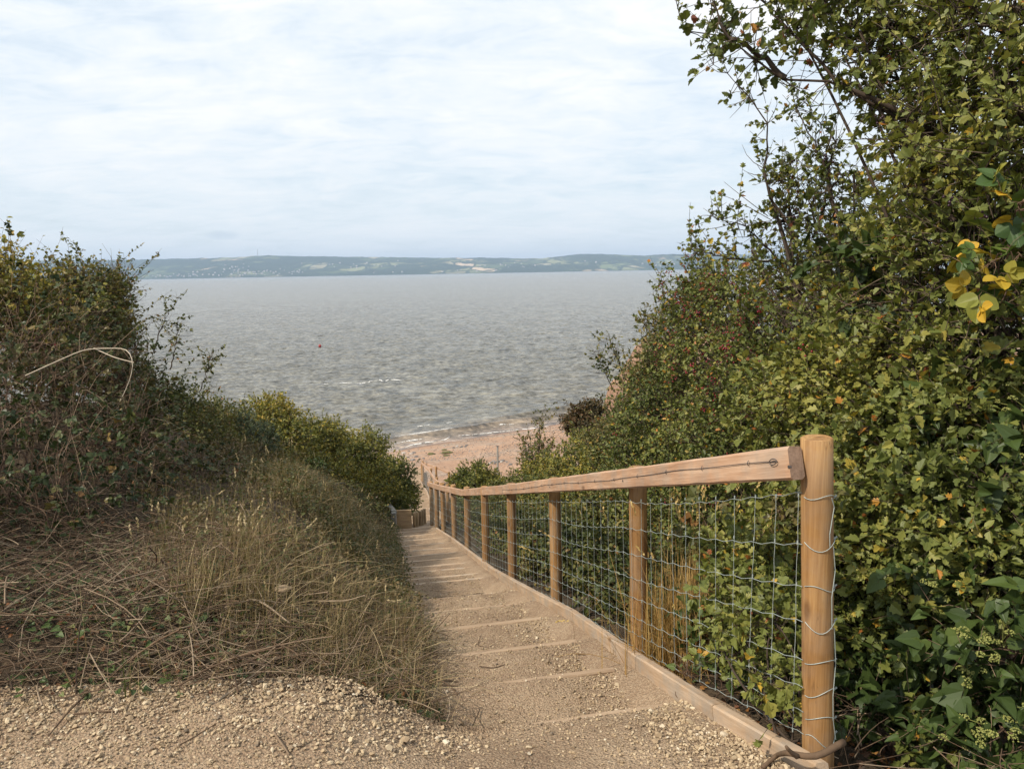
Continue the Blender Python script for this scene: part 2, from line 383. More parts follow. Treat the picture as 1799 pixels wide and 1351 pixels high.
# ground: soil and litter, sandy beach, clay cliff
m, t, b, out = new_mat('ground soil and sand')
p = pos(t)
sx = N(t, 'ShaderNodeSeparateXYZ'); t.links.new(p, sx.inputs[0])
soil = ramp(t, noise(t, p, 7, 6, 0.7), [(0.3, (0.05, 0.036, 0.024)), (0.5, (0.10, 0.072, 0.046)), (0.7, (0.19, 0.14, 0.085))])
sandn = noise(t, p, 0.35, 6, 0.62); sandf = noise(t, p, 5, 6, 0.7)
sand = ramp(t, math_node(t, 'ADD', math_node(t, 'MULTIPLY', sandn, 0.5), math_node(t, 'MULTIPLY', sandf, 0.5)), [(0.32, (0.30, 0.185, 0.125)), (0.48, (0.45, 0.285, 0.19)), (0.62, (0.54, 0.365, 0.255))])
shinglem = ramp(t, noise(t, mapping(t, p, (0.9, 1.6, 1), (0, 0, 0.55)), 0.22, 4, 0.6), [(0.50, (0, 0, 0)), (0.60, (0.75,) * 3)])
vb = N(t, 'ShaderNodeTexVoronoi'); vb.inputs['Scale'].default_value = 9; t.links.new(p, vb.inputs['Vector'])
sb = N(t, 'ShaderNodeSeparateColor'); t.links.new(vb.outputs['Color'], sb.inputs[0])
shing = ramp(t, sb.outputs[0], [(0, (0.24, 0.18, 0.14)), (0.6, (0.38, 0.29, 0.22)), (1, (0.52, 0.45, 0.38))])
sand = mixc(t, shinglem, sand, shing)
atb = N(t, 'ShaderNodeAttribute', attribute_name='sand')
wetd = math_node(t, 'SUBTRACT', sx.outputs[1], math_node(t, 'MULTIPLY', sx.outputs[0], 0.68))
wet = ramp(t, math_node(t, 'DIVIDE', math_node(t, 'SUBTRACT', math_node(t, 'ADD', wetd, math_node(t, 'MULTIPLY', sandn, 1.6)), 55.8), 5), [(0.55, (0, 0, 0)), (0.85, (1, 1, 1))])
sand = mixc(t, wet, sand, (0.23, 0.155, 0.12))
c = mixc(t, atb.outputs['Fac'], soil, sand)
setc(t, b, c); b.inputs['Roughness'].default_value = 0.92; b.inputs['Specular IOR Level'].default_value = 0.2
sl = N(t, 'ShaderNodeSeparateXYZ'); t.links.new(N(t, 'ShaderNodeNewGeometry').outputs['Normal'], sl.inputs[0])
steep = ramp(t, sl.outputs[2], [(0.70, (1, 1, 1)), (0.88, (0, 0, 0))])
clay = ramp(t, noise(t, mapping(t, p, (1, 1, .35)), 2.2, 6, .75, .5), [(0.36, (0.14, 0.085, 0.055)), (0.5, (0.33, 0.20, 0.13)), (0.66, (0.47, 0.30, 0.20))])
c = mixc(t, math_node(t, 'MULTIPLY', steep, atb.outputs['Fac']), c, clay)
setc(t, b, c)
bump(t, b, math_node(t, 'ADD', noise(t, p, 22, 6, 0.7), math_node(t, 'MULTIPLY', noise(t, p, 2.5, 4, 0.6), 2.5)), 0.9, 0.12)
M['ground'] = m
m, t, b, out = new_mat('pink clay')
p = pos(t)
c = ramp(t, math_node(t, 'ADD', math_node(t, 'MULTIPLY', noise(t, mapping(t, p, (1, 1, 0.4)), 1.6, 6, 0.7, 0.6), 0.6), math_node(t, 'MULTIPLY', noise(t, p, 9, 4, 0.7), 0.4)), [(0.33, (0.22, 0.12, 0.075)), (0.5, (0.42, 0.235, 0.15)), (0.65, (0.54, 0.34, 0.23))])
setc(t, b, c); b.inputs['Roughness'].default_value = 0.95
bump(t, b, noise(t, p, 2.5, 6, 0.7), 1.0, 0.5)
M['clay'] = m

# ------------------------------------------------------------------ path and terrain profile
POSTS = [  # u_top, v_top, u_bot, v_bot, depth, radius
    (1435, 770, 1437, 1312, 2.55, .049), (1120, 822, 1124, 1143, 4.32, .050), (974, 841, 978, 1055, 6.4, .048),
    (898, 850, 901, 1023, 8.25, .050), (851, 855, 854, 996, 9.9, .049), (820, 856, 822, 965, 12.3, .050),
    (796, 852, 799, 948, 14.2, .050), (777, 849, 780, 936, 15.9, .050), (767, 847, 768, 927, 17.2, .050)]
pts_b = []
for (u0, v0, u1, v1_, tt, rr) in POSTS:
    pts_b.append(P(u1, v1_, tt))
pts_b = np.array(pts_b)
FENCE2 = [(786, 853, 22.5), (767, 840, 26.5), (757, 824, 31.5), (742.5, 811, 38.5)]     # tops
f2 = np.array([P(u, v, tt) - np.array([0, 0, 1.08]) for u, v, tt in FENCE2])
sS = lambda x, y: y - 0.19 * x
zs = [(-20, 0.0), (2.0, 0.0)] + [(sS(q[0], q[1]), q[2]) for q in pts_b[1:]] + [(sS(q[0], q[1]), q[2]) for q in f2]
zs += [(43.0, -9.45), (50, -10.0), (59.2, -11.0), (64, -11.5), (80, -13), (200, -16), (20000, -16)]
zs = np.array(sorted(zs)); 
keep = [0]
for k in range(1, len(zs)):
    if zs[k][0] > zs[keep[-1]][0] + 0.3: keep.append(k)
zs = zs[keep]
zs[:, 1] = np.minimum.accumulate(zs[:, 1])
def zb(s): return np.interp(s, zs[:, 0], zs[:, 1])
fx = np.concatenate([[1.25, 1.12], pts_b[:, 0], f2[:, 0], [-5.5]]); fy = np.concatenate([[-4, 1.8], pts_b[:, 1], f2[:, 1], [45]])
def xR(y): return np.interp(y, fy, fx)
ly = np.array([2.9, 3.6, 5, 8, 12, 16, 17.5, 22, 30, 40]); lx = np.array([-0.33, -0.42, -0.62, -1.15, -1.85, -2.55, -2.75, -3.2, -4.6, -6.3])
def xL(y): return np.interp(y, ly, lx)
# step lines: solve where the ray meets the smooth profile
STEP_MID = [(975, 1265), (930, 1192), (873, 1141), (822, 1100), (814, 1069), (795, 1048), (785, 1021), (775, 1013), (765, 1002), (757, 994), (752, 984), (747, 975), (744, 966), (738, 957), (735, 948), (733, 940), (731, 933), (730, 928)]
STEPS_S = []
for u, v in STEP_MID:
    best = None
    for tt in np.arange(2.5, 19, 0.01):
        q = P(u, v, tt)
        if q[2] <= zb(sS(q[0], q[1])): best = q; break
    if best is None: best = q
    STEPS_S.append(float(sS(best[0], best[1])))
STEPS_S = np.array(STEPS_S)
for k in range(1, len(STEPS_S)):
    if STEPS_S[k] < STEPS_S[k - 1] + 0.36: STEPS_S[k] = STEPS_S[k - 1] + 0.36
LOWER = np.arange(STEPS_S[-1] + 0.5, 42, 0.75)
ALLS = np.concatenate([STEPS_S, LOWER])
kp, kz = [-20.0, STEPS_S[0] - 0.9], [0.0, 0.0]
for k in range(len(ALLS)):
    s0 = ALLS[k]; z0 = float(zb(s0))
    s1 = ALLS[k + 1] if k + 1 < len(ALLS) else s0 + 0.7
    d = z0 - float(zb(s1))
    kp += [s0, s0 + 0.03]; kz += [z0, z0 - 0.72 * d]
kp += [60]; kz += [float(zb(60))]
def pz(x, y, rough=True):
    s = sS(x, y)
    z = np.interp(s, kp, kz)
    if rough: z = z + 0.018 * fbm(x * 2.2, y * 2.2, 3) + 0.012 * fbm(x * 9, y * 9, 3)
    return z
def sof(x, y):
    yk = y - 0.19 * np.clip(x, -0.5, 9); return np.where(yk < 2.95, yk, sS(x, y))
def surf(x, y):
    z = np.interp(sof(x, y), kp, kz); yk = y - 0.19 * np.clip(x, -0.5, 9)
    k = sm(-.15, -.75, x) * (yk < 2.95)
    return z * (1 - k)
def rough_z(x, y):
    s = sof(x, y); dmin = np.abs(s[..., None] - STEPS_S[None]).min(-1) if s.size < 400000 else np.min([np.abs(s - q) for q in STEPS_S], axis=0)
    k = 1 - 0.7 * np.exp(-(dmin / 0.05) ** 2)
    return (0.018 * fbm(x * 2.2, y * 2.2, 3) + 0.012 * fbm(x * 9, y * 9, 3)) * k
def smooth_seg(Y, pairs):
    a = np.array(pairs); return np.interp(Y, a[:, 0], a[:, 1])
def gz(x, y):
    x = np.asarray(x, dtype=float); y = np.asarray(y, dtype=float)
    s = sS(x, y)
    sb_ = y - 0.68 * x
    floor = zb(np.minimum(s, 43 + 0 * s))
    beach = zb(np.maximum(sb_, 38))
    wb = sm(30, 41, y)
    floor = floor * (1 - wb) + beach * wb
    PLz = smooth_seg(y, [(-10, .1), (3, .12), (8, .35), (11, -.25), (15, -1.6), (18, -2.7), (22, -4.3), (28, -7.6), (36, -9.0), (60, -11), (80, -13), (400, -16)])
    SHz = smooth_seg(y, [(-10, .0), (3, .0), (5, -.15), (8, -.6), (11, -1.5), (14, -2.5), (18, -3.5), (22, -4.8), (28, -7.6), (36, -9.0), (60, -11), (80, -13), (400, -16)])
    PRz = smooth_seg(y, [(-10, .0), (3, .0), (8, -.1), (12, -1.0), (16, -2.1), (20, -3.6), (25, -5.4), (30, -7.3), (36, -8.8), (60, -11), (80, -13), (400, -16)])
    PLz = PLz * (1 - wb) + np.minimum(PLz, beach) * wb; SHz = SHz * (1 - wb) + np.minimum(SHz, beach) * wb; PRz = PRz * (1 - wb) + beach * wb
    dl = np.maximum(0, xL(y) - x); dr = np.maximum(0, x - xR(y) - 0.12)
    fS = sm(0.0, 1.3, dl); fL = sm(1.3, 4.2, dl)
    fR = sm(0.6, smooth_seg(y, [(0, 1.2), (8, 3.0), (16, 4.5), (30, 4)]), dr)
    z = floor + (SHz - floor) * fS + (PLz - SHz) * fL + (PRz - floor) * fR
    z = z - 0.30 * sm(0.0, 0.5, dr) * (1 - fR) * (1 - wb)
    z = z + (0.12 * fbm(x * 0.9, y * 0.9, 4)) * np.maximum(sm(0.2, 1.2, dl), sm(0.2, 1.2, dr)) * (1 - sm(40, 55, y) * 0.6)
    inside = (1 - sm(0.0, 0.15, dl)) * (1 - sm(0.0, 0.12, dr))
    z = z - 0.10 * inside * (1 - sm(42, 46, y))
    yk = y - 0.19 * np.clip(x, -0.5, 9)
    kq = sm(3.12, 2.98, yk) * sm(1.6, 1.3, x)
    z = z * (1 - kq) + np.minimum(z, -0.05) * kq
    xc = 4.3 + 0.10 * (y - 38) + 0.9 * fbm(y * 0.35, y * 0 + 2, 3)
    bl = sm(0, 1.3, x - xc) * 0.55 + sm(1.0, 3.6, x - xc) * 0.45
    topb = np.interp(y, [30, 36, 44, 52, 60], [-6.5, -3.6, -2.7, -3.2, -12])
    m_ = sm(31, 35, y) * sm(59, 54, y)
    hb = bl * m_ * (topb - z)
    z = z + np.maximum(hb, 0) + 0.5 * bl * m_ * fbm(x * 1.1, y * 1.1, 4)
    return z

def gax(a):  # cumulative axis from (limit, step)
    out = [a[0][0]]
    for (lim, st) in a[1:]:
        while out[-1] < lim - 1e-6: out.append(out[-1] + st)
    return np.array(out)
xp = [0.0]; st = 0.12
while xp[-1] < 16000:
    st = 0.12 if xp[-1] < 9 else min(st * 1.13, 2500)
    xp.append(xp[-1] + st)
xs = np.array(sorted([-v for v in xp[1:]] + xp)); 
ys = [-6.0]; 
while ys[-1] < 16000:
    yv = ys[-1]; st = 0.12 if yv < 20 else (0.3 if yv < 62 else min(st * 1.14, 2500)); ys.append(yv + st)
ys = np.array([-16000, -3000, -500, -100, -30, -12] + ys)
GX, GY = np.meshgrid(xs, ys)
def grid_faces(ny, nx):
    a = np.arange(ny * nx).reshape(ny, nx)
    return np.stack([a[:-1, :-1], a[:-1, 1:], a[1:, 1:], a[1:, :-1]], -1).reshape(-1)
GZ = gz(GX, GY)
fi = grid_faces(len(ys), len(xs))
ground = mesh_np('ground', np.stack([GX, GY, GZ], -1).reshape(-1, 3), fi, np.full(len(fi) // 4, 4), M['ground'], smooth=True)
tag(ground, 'dark soil banks of the gully running down to a pink sandy beach', kind='structure')
a = ground.data.attributes.new('sand', 'FLOAT', 'POINT')
sandmask = sm(30, 36, GY + 1.2 * fbm(GX * .5, GY * .5, 3))
a.data.foreach_set('value', sandmask.astype(np.float32).ravel())

# path mesh
sv = np.concatenate([np.arange(-3.0, 6.5, 0.02), np.arange(6.5, 17.5, 0.015), np.arange(17.5, 43.5, 0.05)])
kin = np.unique(np.concatenate([sv, ALLS, ALLS + 0.03]))
cols = np.linspace(0, 1, 70)
SV, CVv = np.meshgrid(kin, cols, indexing='ij')
yl = SV + 0.19 * xL(SV); yr = SV + 0.19 * xR(SV)
left = xL(SV) - 0.16
wide = sm(2.97, 2.80, SV) 
left = left * (1 - wide) + (-7.0) * wide
right = xR(SV + 0.19 * xR(SV)) - 0.02
PX = left + (right - left) * CVv ** (1.0)
PY = SV + 0.19 * PX
PYe = np.where(SV < 2.95, SV + 0.19 * np.clip(PX, -0.5, 9) * 1.0 + 0.0 * PX, PY)
PY = PYe
PZ = surf(PX, PY) + rough_z(PX, PY)
# the left and right margins of the steps are filled with loose stone, so risers fade there
PZs = zb(sof(PX, PY)) + 0.012 * fbm(PX * 9, PY * 9, 3)
wR = sm(0.30, 0.08, (right - PX)) * (SV > 2.5)
PZs = np.where(SV < 2.95, PZ, PZs); PZ = PZ * (1 - wR) + np.maximum(PZ, PZs + 0.01) * wR
fi = grid_faces(*PX.shape)
path = mesh_np('path', np.stack([PX, PY, PZ], -1).reshape(-1, 3), fi, np.full(len(fi) // 4, 4), M['gravel'], smooth=True)
tag(path, 'trodden tan gravel path stepping down to the beach', kind='structure')
def path_left(s): 
    wd = sm(2.97, 2.80, s); return (xL(s) - 0.05) * (1 - wd) + (-6.0) * wd
# ------------------------------------------------------------------ loose gravel stones
def ico():
    ph = (1 + 5 ** .5) / 2
    v = np.array([(-1, ph, 0), (1, ph, 0), (-1, -ph, 0), (1, -ph, 0), (0, -1, ph), (0, 1, ph), (0, -1, -ph), (0, 1, -ph), (ph, 0, -1), (ph, 0, 1), (-ph, 0, -1), (-ph, 0, 1)]) / 1.9
    f = [(0, 11, 5), (0, 5, 1), (0, 1, 7), (0, 7, 10), (0, 10, 11), (1, 5, 9), (5, 11, 4), (11, 10, 2), (10, 7, 6), (7, 1, 8), (3, 9, 4), (3, 4, 2), (3, 2, 6), (3, 6, 8), (3, 8, 9), (4, 9, 5), (2, 4, 11), (6, 2, 10), (8, 6, 7), (9, 8, 1)]
    return v, f
IV, IF = ico()
def rand_frames(n, up=0.0):
    a = unit(RNG.normal(size=(n, 3))); b_ = unit(np.cross(a, RNG.normal(size=(n, 3)))); c_ = np.cross(a, b_)
    return a, b_, c_
def stones(name, xy, size, mat, label, zfun, flat=0.7, sink=0.25, tint=None):
    n = len(xy); parts = []
    nv = 8
    var = RNG.integers(0, nv, n)
    z = zfun(xy[:, 0], xy[:, 1])
    for k in range(nv):
        sel = var == k
        if not sel.any(): continue
        v = IV * (1 + 0.34 * RNG.normal(size=(12, 1)).clip(-1.4, 1.4)) * np.array([1.0, RNG.uniform(.65, .9), flat])
        m_ = sel.sum(); ang = RNG.uniform(0, 6.283, m_)
        tilt = RNG.normal(size=(m_, 2)) * 0.35
        Z = unit(np.stack([tilt[:, 0], tilt[:, 1], np.ones(m_)], 1)); X = unit(np.cross(np.stack([np.cos(ang), np.sin(ang), np.zeros(m_)], 1), Z)); Y = np.cross(Z, X)
        ps = np.stack([xy[sel, 0], xy[sel, 1], z[sel] + size[sel] * (0.5 - sink)], 1)
        parts.append(stamp((v, IF), ps, X, Y, Z, size[sel] * 0.62, RNG.beta(1.5, 1.4, m_) if tint is None else tint[sel]))
    v, i, l, tt = join_np(parts)
    o = mesh_np(name, v, i, l, mat, tint=tt, smooth=False)
    return tag(o, label, kind='stuff')
def scat(n, x0, x1, y0, y1): return np.stack([RNG.uniform(x0, x1, n), RNG.uniform(y0, y1, n)], 1)
# candidates with a density map
c_ = scat(620000, -4.6, 1.5, 1.3, 9.5)
x_, y_ = c_[:, 0], c_[:, 1]; s_ = sof(x_, y_)
inside = (x_ > path_left(s_)) & (x_ < xR(y_) - 0.05)
edge = np.exp(-((xR(y_) - x_) / np.interp(y_, [2, 4.5, 9], [.34, .42, .25])) ** 2) * 1.5 
edgeL = np.exp(-((s_ - 2.85) / (0.28 + .12 * fbm(x_ * 1.5, x_ * 0, 2))) ** 2) * (x_ < -0.15) * 1.0 + .25 * (x_ < -.4)
lowr = sm(0.3, 1.0, x_) * (y_ < 2.9) * 0.55
dens = 0.10 + 0.25 * np.clip(fbm(x_ * 1.7, y_ * 1.7, 4) + 0.28, 0, 1) + edge + edgeL + lowr
dens *= np.interp(y_, [1.3, 3, 5, 9.5], [1.0, 1.0, 0.75, 0.5])
sel = inside & (RNG.random(len(x_)) < dens * 0.55)
c_ = c_[sel]
siz = np.clip(RNG.lognormal(math.log(0.0066), 0.42, len(c_)), 0.004, 0.026) * (0.82 + 0.22 * np.clip((edge + edgeL + lowr)[sel], 0, 1))
stones('loose_gravel', c_, siz, M['stones'], 'loose cream and tan gravel lying on the path', lambda x, y: surf(x, y) + rough_z(x, y) + 0.002)

# ------------------------------------------------------------------ step timbers
ORD = ['first', 'second', 'third', 'fourth', 'fifth', 'sixth', 'seventh', 'eighth', 'ninth', 'tenth', 'eleventh', 'twelfth', 'thirteenth', 'fourteenth', 'fifteenth', 'sixteenth', 'seventeenth', 'eighteenth', 'nineteenth', 'twentieth', 'twenty-first', 'twenty-second', 'twenty-third', 'twenty-fourth', 'twenty-fifth', 'twenty-sixth', 'twenty-seventh', 'twenty-eighth']
def bar_obj(name, a, b_, wdt, hgt, mat, parent=None, tilt=0.0, bevel=0.006, endmat=None, segs=1):
    """a sawn timber from a to b, local X along its length"""
    a = Vector(a); b_ = Vector(b_); d = b_ - a; L = d.length; xax = d.normalized()
    up = Vector((0, 0, 1)); yax = up.cross(xax).normalized(); zax = xax.cross(yax)
    me = bpy.data.meshes.new(name)
    bv = bevel; hw, hh_ = wdt / 2, hgt / 2
    prof = [(-hw + bv, -hh_), (hw - bv, -hh_), (hw, -hh_ + bv), (hw, hh_ - bv), (hw - bv, hh_), (-hw + bv, hh_), (-hw, hh_ - bv), (-hw, -hh_ + bv)]
    vs, fs = [], []
    nseg = max(2, int(L / 0.12))
    for k in range(nseg + 1):
        xx = L * k / nseg; wob = 0.0015
        for (py, pz_) in prof: vs.append((xx, py + random.uniform(-wob, wob), pz_ + random.uniform(-wob, wob)))
    for k in range(nseg):
        for j in range(8):
            j2 = (j + 1) % 8
            fs.append((k * 8 + j, (k + 1) * 8 + j, (k + 1) * 8 + j2, k * 8 + j2))
    fs.append(tuple(range(8))); fs.append(tuple(nseg * 8 + j for j in range(8))[::-1])
    me.from_pydata(vs, [], fs); me.materials.append(mat)
    if endmat:
        me.materials.append(endmat); me.polygons[-1].material_index = 1; me.polygons[-2].material_index = 1
    me.update()
    o = bpy.data.objects.new(name, me); COL.objects.link(o)
    mw = Matrix.Translation(a) @ Matrix((xax, yax, zax)).transposed().to_4x4()
    if parent is not None:
        o.parent = parent; mw = Matrix.Translation(-Vector(parent.location)) @ mw
        o.matrix_local = mw
    else: o.matrix_world = mw
    return o
def on_line(s, x): return x, s + 0.19 * x
for k, s0 in enumerate(list(STEPS_S) + list(LOWER[[0, 1, 3, 5, 8, 11]])):
    y0 = s0 + 0.19 * float(xL(s0)); xa = float(xL(s0)) - 0.02
    xb = float(xR(s0 + 0.19 * float(xR(s0)))) - 0.13 - (0.16 if k in (3, 4, 5) else (0.12 if k < 3 else 0.0))
    if k == 0: xa += 0.25
    if k in (1, 2): xa += 0.12
    z0 = float(np.interp(s0, kp, kz)); lift = -0.001 if k < 3 else (0.002 if k < 6 else 0.009)
    hh0 = 0.15
    a_ = (xa, s0 + 0.19 * xa - 0.018, z0 + lift - hh0 / 2); b_ = (xb, s0 + 0.19 * xb - 0.018, z0 + lift - hh0 / 2 + (0.012 if k < 4 else 0.0))
    o = bar_obj('step_timber', a_, b_, 0.042, hh0, M['steptimber'] if k < 6 else M['board'], bevel=0.005)
    tag(o, f'{ORD[k]} timber step edge across the gravel path, counted downhill from the camera', 'step edge', 'timber step edges of the path')

# ------------------------------------------------------------------ fences
def round_post(mb, base, top, r, sides=20, tint=0.5, chamfer=0.006):
    base = np.array(base); top = np.array(top); n = 9
    ks = np.linspace(0, 1, n)
    pts = base[None] + (top - base)[None] * ks[:, None]
    rad = r * (1.03 - 0.04 * ks + 0.008 * RNG.normal(size=n))
    ax = unit(top - base)
    pts = np.vstack([pts, top + ax * chamfer * 0.6]); rad = np.append(rad, rad[-1] - chamfer)
    mb.tube(pts, rad, sides, True, tint)
fence = empty('post_and_wire_fence', tuple(pts_b[0]))
tag(fence, 'long timber post and rail fence with galvanised stock netting beside the steps', 'fence')
tops = []
for k, (u0, v0, u1, v1_, tt, rr) in enumerate(POSTS):
    bs = P(u1, v1_, tt); up_t = P(u0, v0, tt * 0.985)
    # put the top above the base at the height the photograph gives, leaning slightly
    best = min(np.arange(tt - 0.8, tt + 0.2, 0.01), key=lambda q: abs(P(u0, v0, q)[1] - bs[1]))
    tp = P(u0, v0, best)
    tops.append(tp)
    mb = MB(); round_post(mb, bs - (tp - bs) * 0.25, tp, rr)
    o = mb.build('post', M['post'], fence, smooth=True)
    o.data.polygons[-1].use_smooth = False
tops = np.array(tops)
# last hidden corner post
p10t = P(757, 846, 18.9); p10b = p10t - np.array([0, 0, 1.1])
mb = MB(); round_post(mb, p10b - np.array([0, 0, .25]), p10t, 0.05); mb.build('post', M['post'], fence, smooth=True)
alltops = np.vstack([tops, p10t]); allbases = np.vstack([pts_b, p10b])
def fdir(k):
    a_ = alltops[max(k - 1, 0)]; c2 = alltops[min(k + 1, len(alltops) - 1)]; d = (c2 - a_)[:2]; return d / np.linalg.norm(d)
side = np.array([[-fdir(k)[1], fdir(k)[0]] for k in range(10)])
side = np.where((side[:, 0:1] < 0), side, -side)     # towards the path (left)
# rail: front face points measured on the photograph for top edge
RAILTOP = [(1404, 785, 0), (1104, 826, 1), (965, 845, 2), (893, 852, 3), (846, 857, 4), (815, 860, 5), (792, 857, 6), (774, 852, 7), (764, 849, 8), (756, 846.5, 9)]
rp = []
for (u, v, k) in RAILTOP:
    bx = alltops[k][:2] + side[k] * 0.075
    tt = min(np.arange(2.0, 21, 0.005), key=lambda q: abs(P(u, v, q)[1] - bx[1]))
    q = P(u, v, tt); rp.append([bx[0], bx[1], q[2] - 0.052])
rp = np.array(rp)
d0 = unit(rp[0] - rp[1]); rp[0] = rp[0] + d0 * 0.015
for (i0, i1, ov) in ((0, 3, 0), (3, 5, 0), (5, 7, 0), (7, 9, 0)):
    a_, b_ = rp[i0].copy(), rp[i1].copy()
    dd = unit(b_ - a_); a_ = a_ + dd * (0.006 if i0 else 0.0); b_ = b_ - dd * 0.0
    bar_obj('rail', a_, b_, 0.046, 0.104, M['rail'], fence, bevel=0.008, endmat=M['endgrain'])
for (bu, bv) in ((1387, 817), (1094, 846), (966, 856), (899, 861)):
    f_ = min(np.linspace(0, 1, 800), key=lambda q_: abs((lambda w_: (F_PX * (CRN.T @ (w_ - np.array([0, 0, CAMZ])))[0] / -(CRN.T @ (w_ - np.array([0, 0, CAMZ])))[2]) + CU - bu)(rp[0] + (rp[3] - rp[0]) * q_ + np.array([*(side[1] * .024), -.005]))))
    q = rp[0] + (rp[3] - rp[0]) * f_ + np.array([*(side[1] * .0225), -.012]); mb = MB(); n_ = np.array([*side[1], 0.])
    mb.tube([q - n_ * .004, q + n_ * .0035], .0058, 8); mb.build('nail_head', M['wiredark'], fence)
# dark strand of barbed wire stapled along the rail face
mb = MB(); pts = []
seg = rp[0:4]
L = 0; samples_ = []
frontoff = side[1] * 0.027
for k in range(0, 60):
    f = k / 59; q = rp[0] + (rp[3] - rp[0]) * (0.012 + f * 0.985)
    w0 = 0.006 * math.sin(k * 0.23) + 0.0018 * math.sin(k * 0.9)
    pts.append([q[0] + frontoff[0], q[1] + frontoff[1], q[2] + 0.022 * (1 - f) * 0.6 + w0 - 0.004])
mb.tube(pts, 0.0015, 4)
for k in range(2, 58, 4):
    q = np.array(pts[k]); mb.tube([q + [0, 0, -.009], q + np.array([*(side[1] * .005), 0]), q + [0, 0, .010]], 0.0016, 4)
q = np.array(pts[0]); 
dd = unit(rp[1] - rp[0])
loop = [q + dd * (0.05 * math.cos(a_) * 0.5 + 0.02) + np.array([0, 0, 0.010 * math.sin(a_)]) + np.array([*(side[1] * .004), 0]) for a_ in np.linspace(0, 6.0, 14)]
mb.tube(loop, 0.0018, 4)
mb.build('barbed_wire', M['wiredark'], fence)
# stock netting: 8 strands, stays every 15 cm, on the path side of the posts
FR = np.array([0.83, 0.68, 0.545, 0.42, 0.305, 0.205, 0.12, 0.045])
def netting(tops_, bases_, sides_, off, parent, r0=0.0013, stay=0.15, fr=FR, wig=0.004):
    mb = MB(); n = len(tops_)
    A = bases_.copy(); B = tops_.copy()
    A[:, :2] += sides_ * off; B[:, :2] += sides_ * off
    segL = np.linalg.norm(np.diff(A[:, :2], axis=0), axis=1)
    cum = np.concatenate([[0], np.cumsum(segL)]); tot = cum[-1]
    def at(s, f):
        a_ = np.array([np.interp(s, cum, A[:, j]) for j in range(3)]); b2 = np.array([np.interp(s, cum, B[:, j]) for j in range(3)])
        return a_ + (b2 - a_) * f
    for h, f in enumerate(fr):
        pts = []
        s = 0.0; ph = random.uniform(0, 6)
        while s < tot:
            q = at(s, f)
            near = 1.0 if s < 3 else 0.6
            sag = -0.018 * math.sin(math.pi * ((s / 1.9) % 1.0)) * (1 if h < 3 else 0.3)
            wv = wig * math.sin(s / stay * math.pi * 2) + 0.006 * math.sin(s * 2.3 + ph)
            pts.append(q + [0, 0, wv + sag]); s += stay / (4 if s < 7 else 2)
        rr_ = np.full(len(pts), r0)
        mb.tube(pts, rr_, 4 if len(pts) < 400 else 3, False)
    s = 0.05; k = 0
    while s < tot:
        xo = 0.0; pts = []
        lean = random.uniform(-.012, .012) + (0.05 * math.exp(-((s - .35) / .3) ** 2))
        for f in np.linspace(fr[0], fr[-1], len(fr) * (2 if s < 4 else 1)):
            sl = np.clip(s + lean * (f - 0.3) * -2 + random.uniform(-.004, .004), 0, tot)
            q = at(sl, f); sag = -0.018 * math.sin(math.pi * ((sl / 1.9) % 1.0)) * (1 if f > 0.5 else 0.3)
            pts.append(q + [0, 0, sag])
        mb.tube(pts, r0 * 0.85, 3, False)
        if s < 6:
            for f in fr:
                q = at(s + lean * (f - .3) * -2, f); mb.tube([q + [0, 0, -.006], q + [0, 0, .006]], r0 * 2.1, 4)
        s += stay * random.uniform(0.93, 1.07); k += 1
    return mb
mbn = netting(alltops, allbases, side, 0.052, fence)
# strands tied round the near post
b0, t0 = pts_b[0], tops[0]
for f in FR:
    c0 = b0 + (t0 - b0) * f
    ring = []
    a0 = math.atan2(side[0][1], side[0][0])
    am, ph_, fq = random.uniform(.006, .02), random.uniform(0, 6), random.uniform(1.2, 2.8)
    for a_ in np.linspace(a0 + 0.2, a0 + math.pi * 1.15, 16):
        ring.append(c0 + np.array([math.cos(a_) * 0.052, math.sin(a_) * 0.052, am * math.sin((a_ - a0) * fq + ph_)]))
    mbn.tube(ring, 0.0013, 4)
    q = ring[11]; mbn.tube([q + np.array([-.006, -.002, -.005]), q + np.array([.006, -.002, .006])], 0.0032, 5)
for (aa, fr_) in ((1.9, (0.83, .80, .72, .68)), (2.05, (0.68, .6, .52, .42)), (2.15, (0.42, .3, .2, .12, .045))):
    a0 = math.atan2(side[0][1], side[0][0]); pp = []
    for j, f in enumerate(fr_):
        a_ = a0 + aa + 0.25 * math.sin(j * 1.9); c0 = b0 + (t0 - b0) * f; pp.append(c0 + np.array([math.cos(a_) * .056, math.sin(a_) * .056, 0]))
    mbn.tube(pp, 0.0015, 4)
mbn.build('wire_netting', M['wire'], fence)

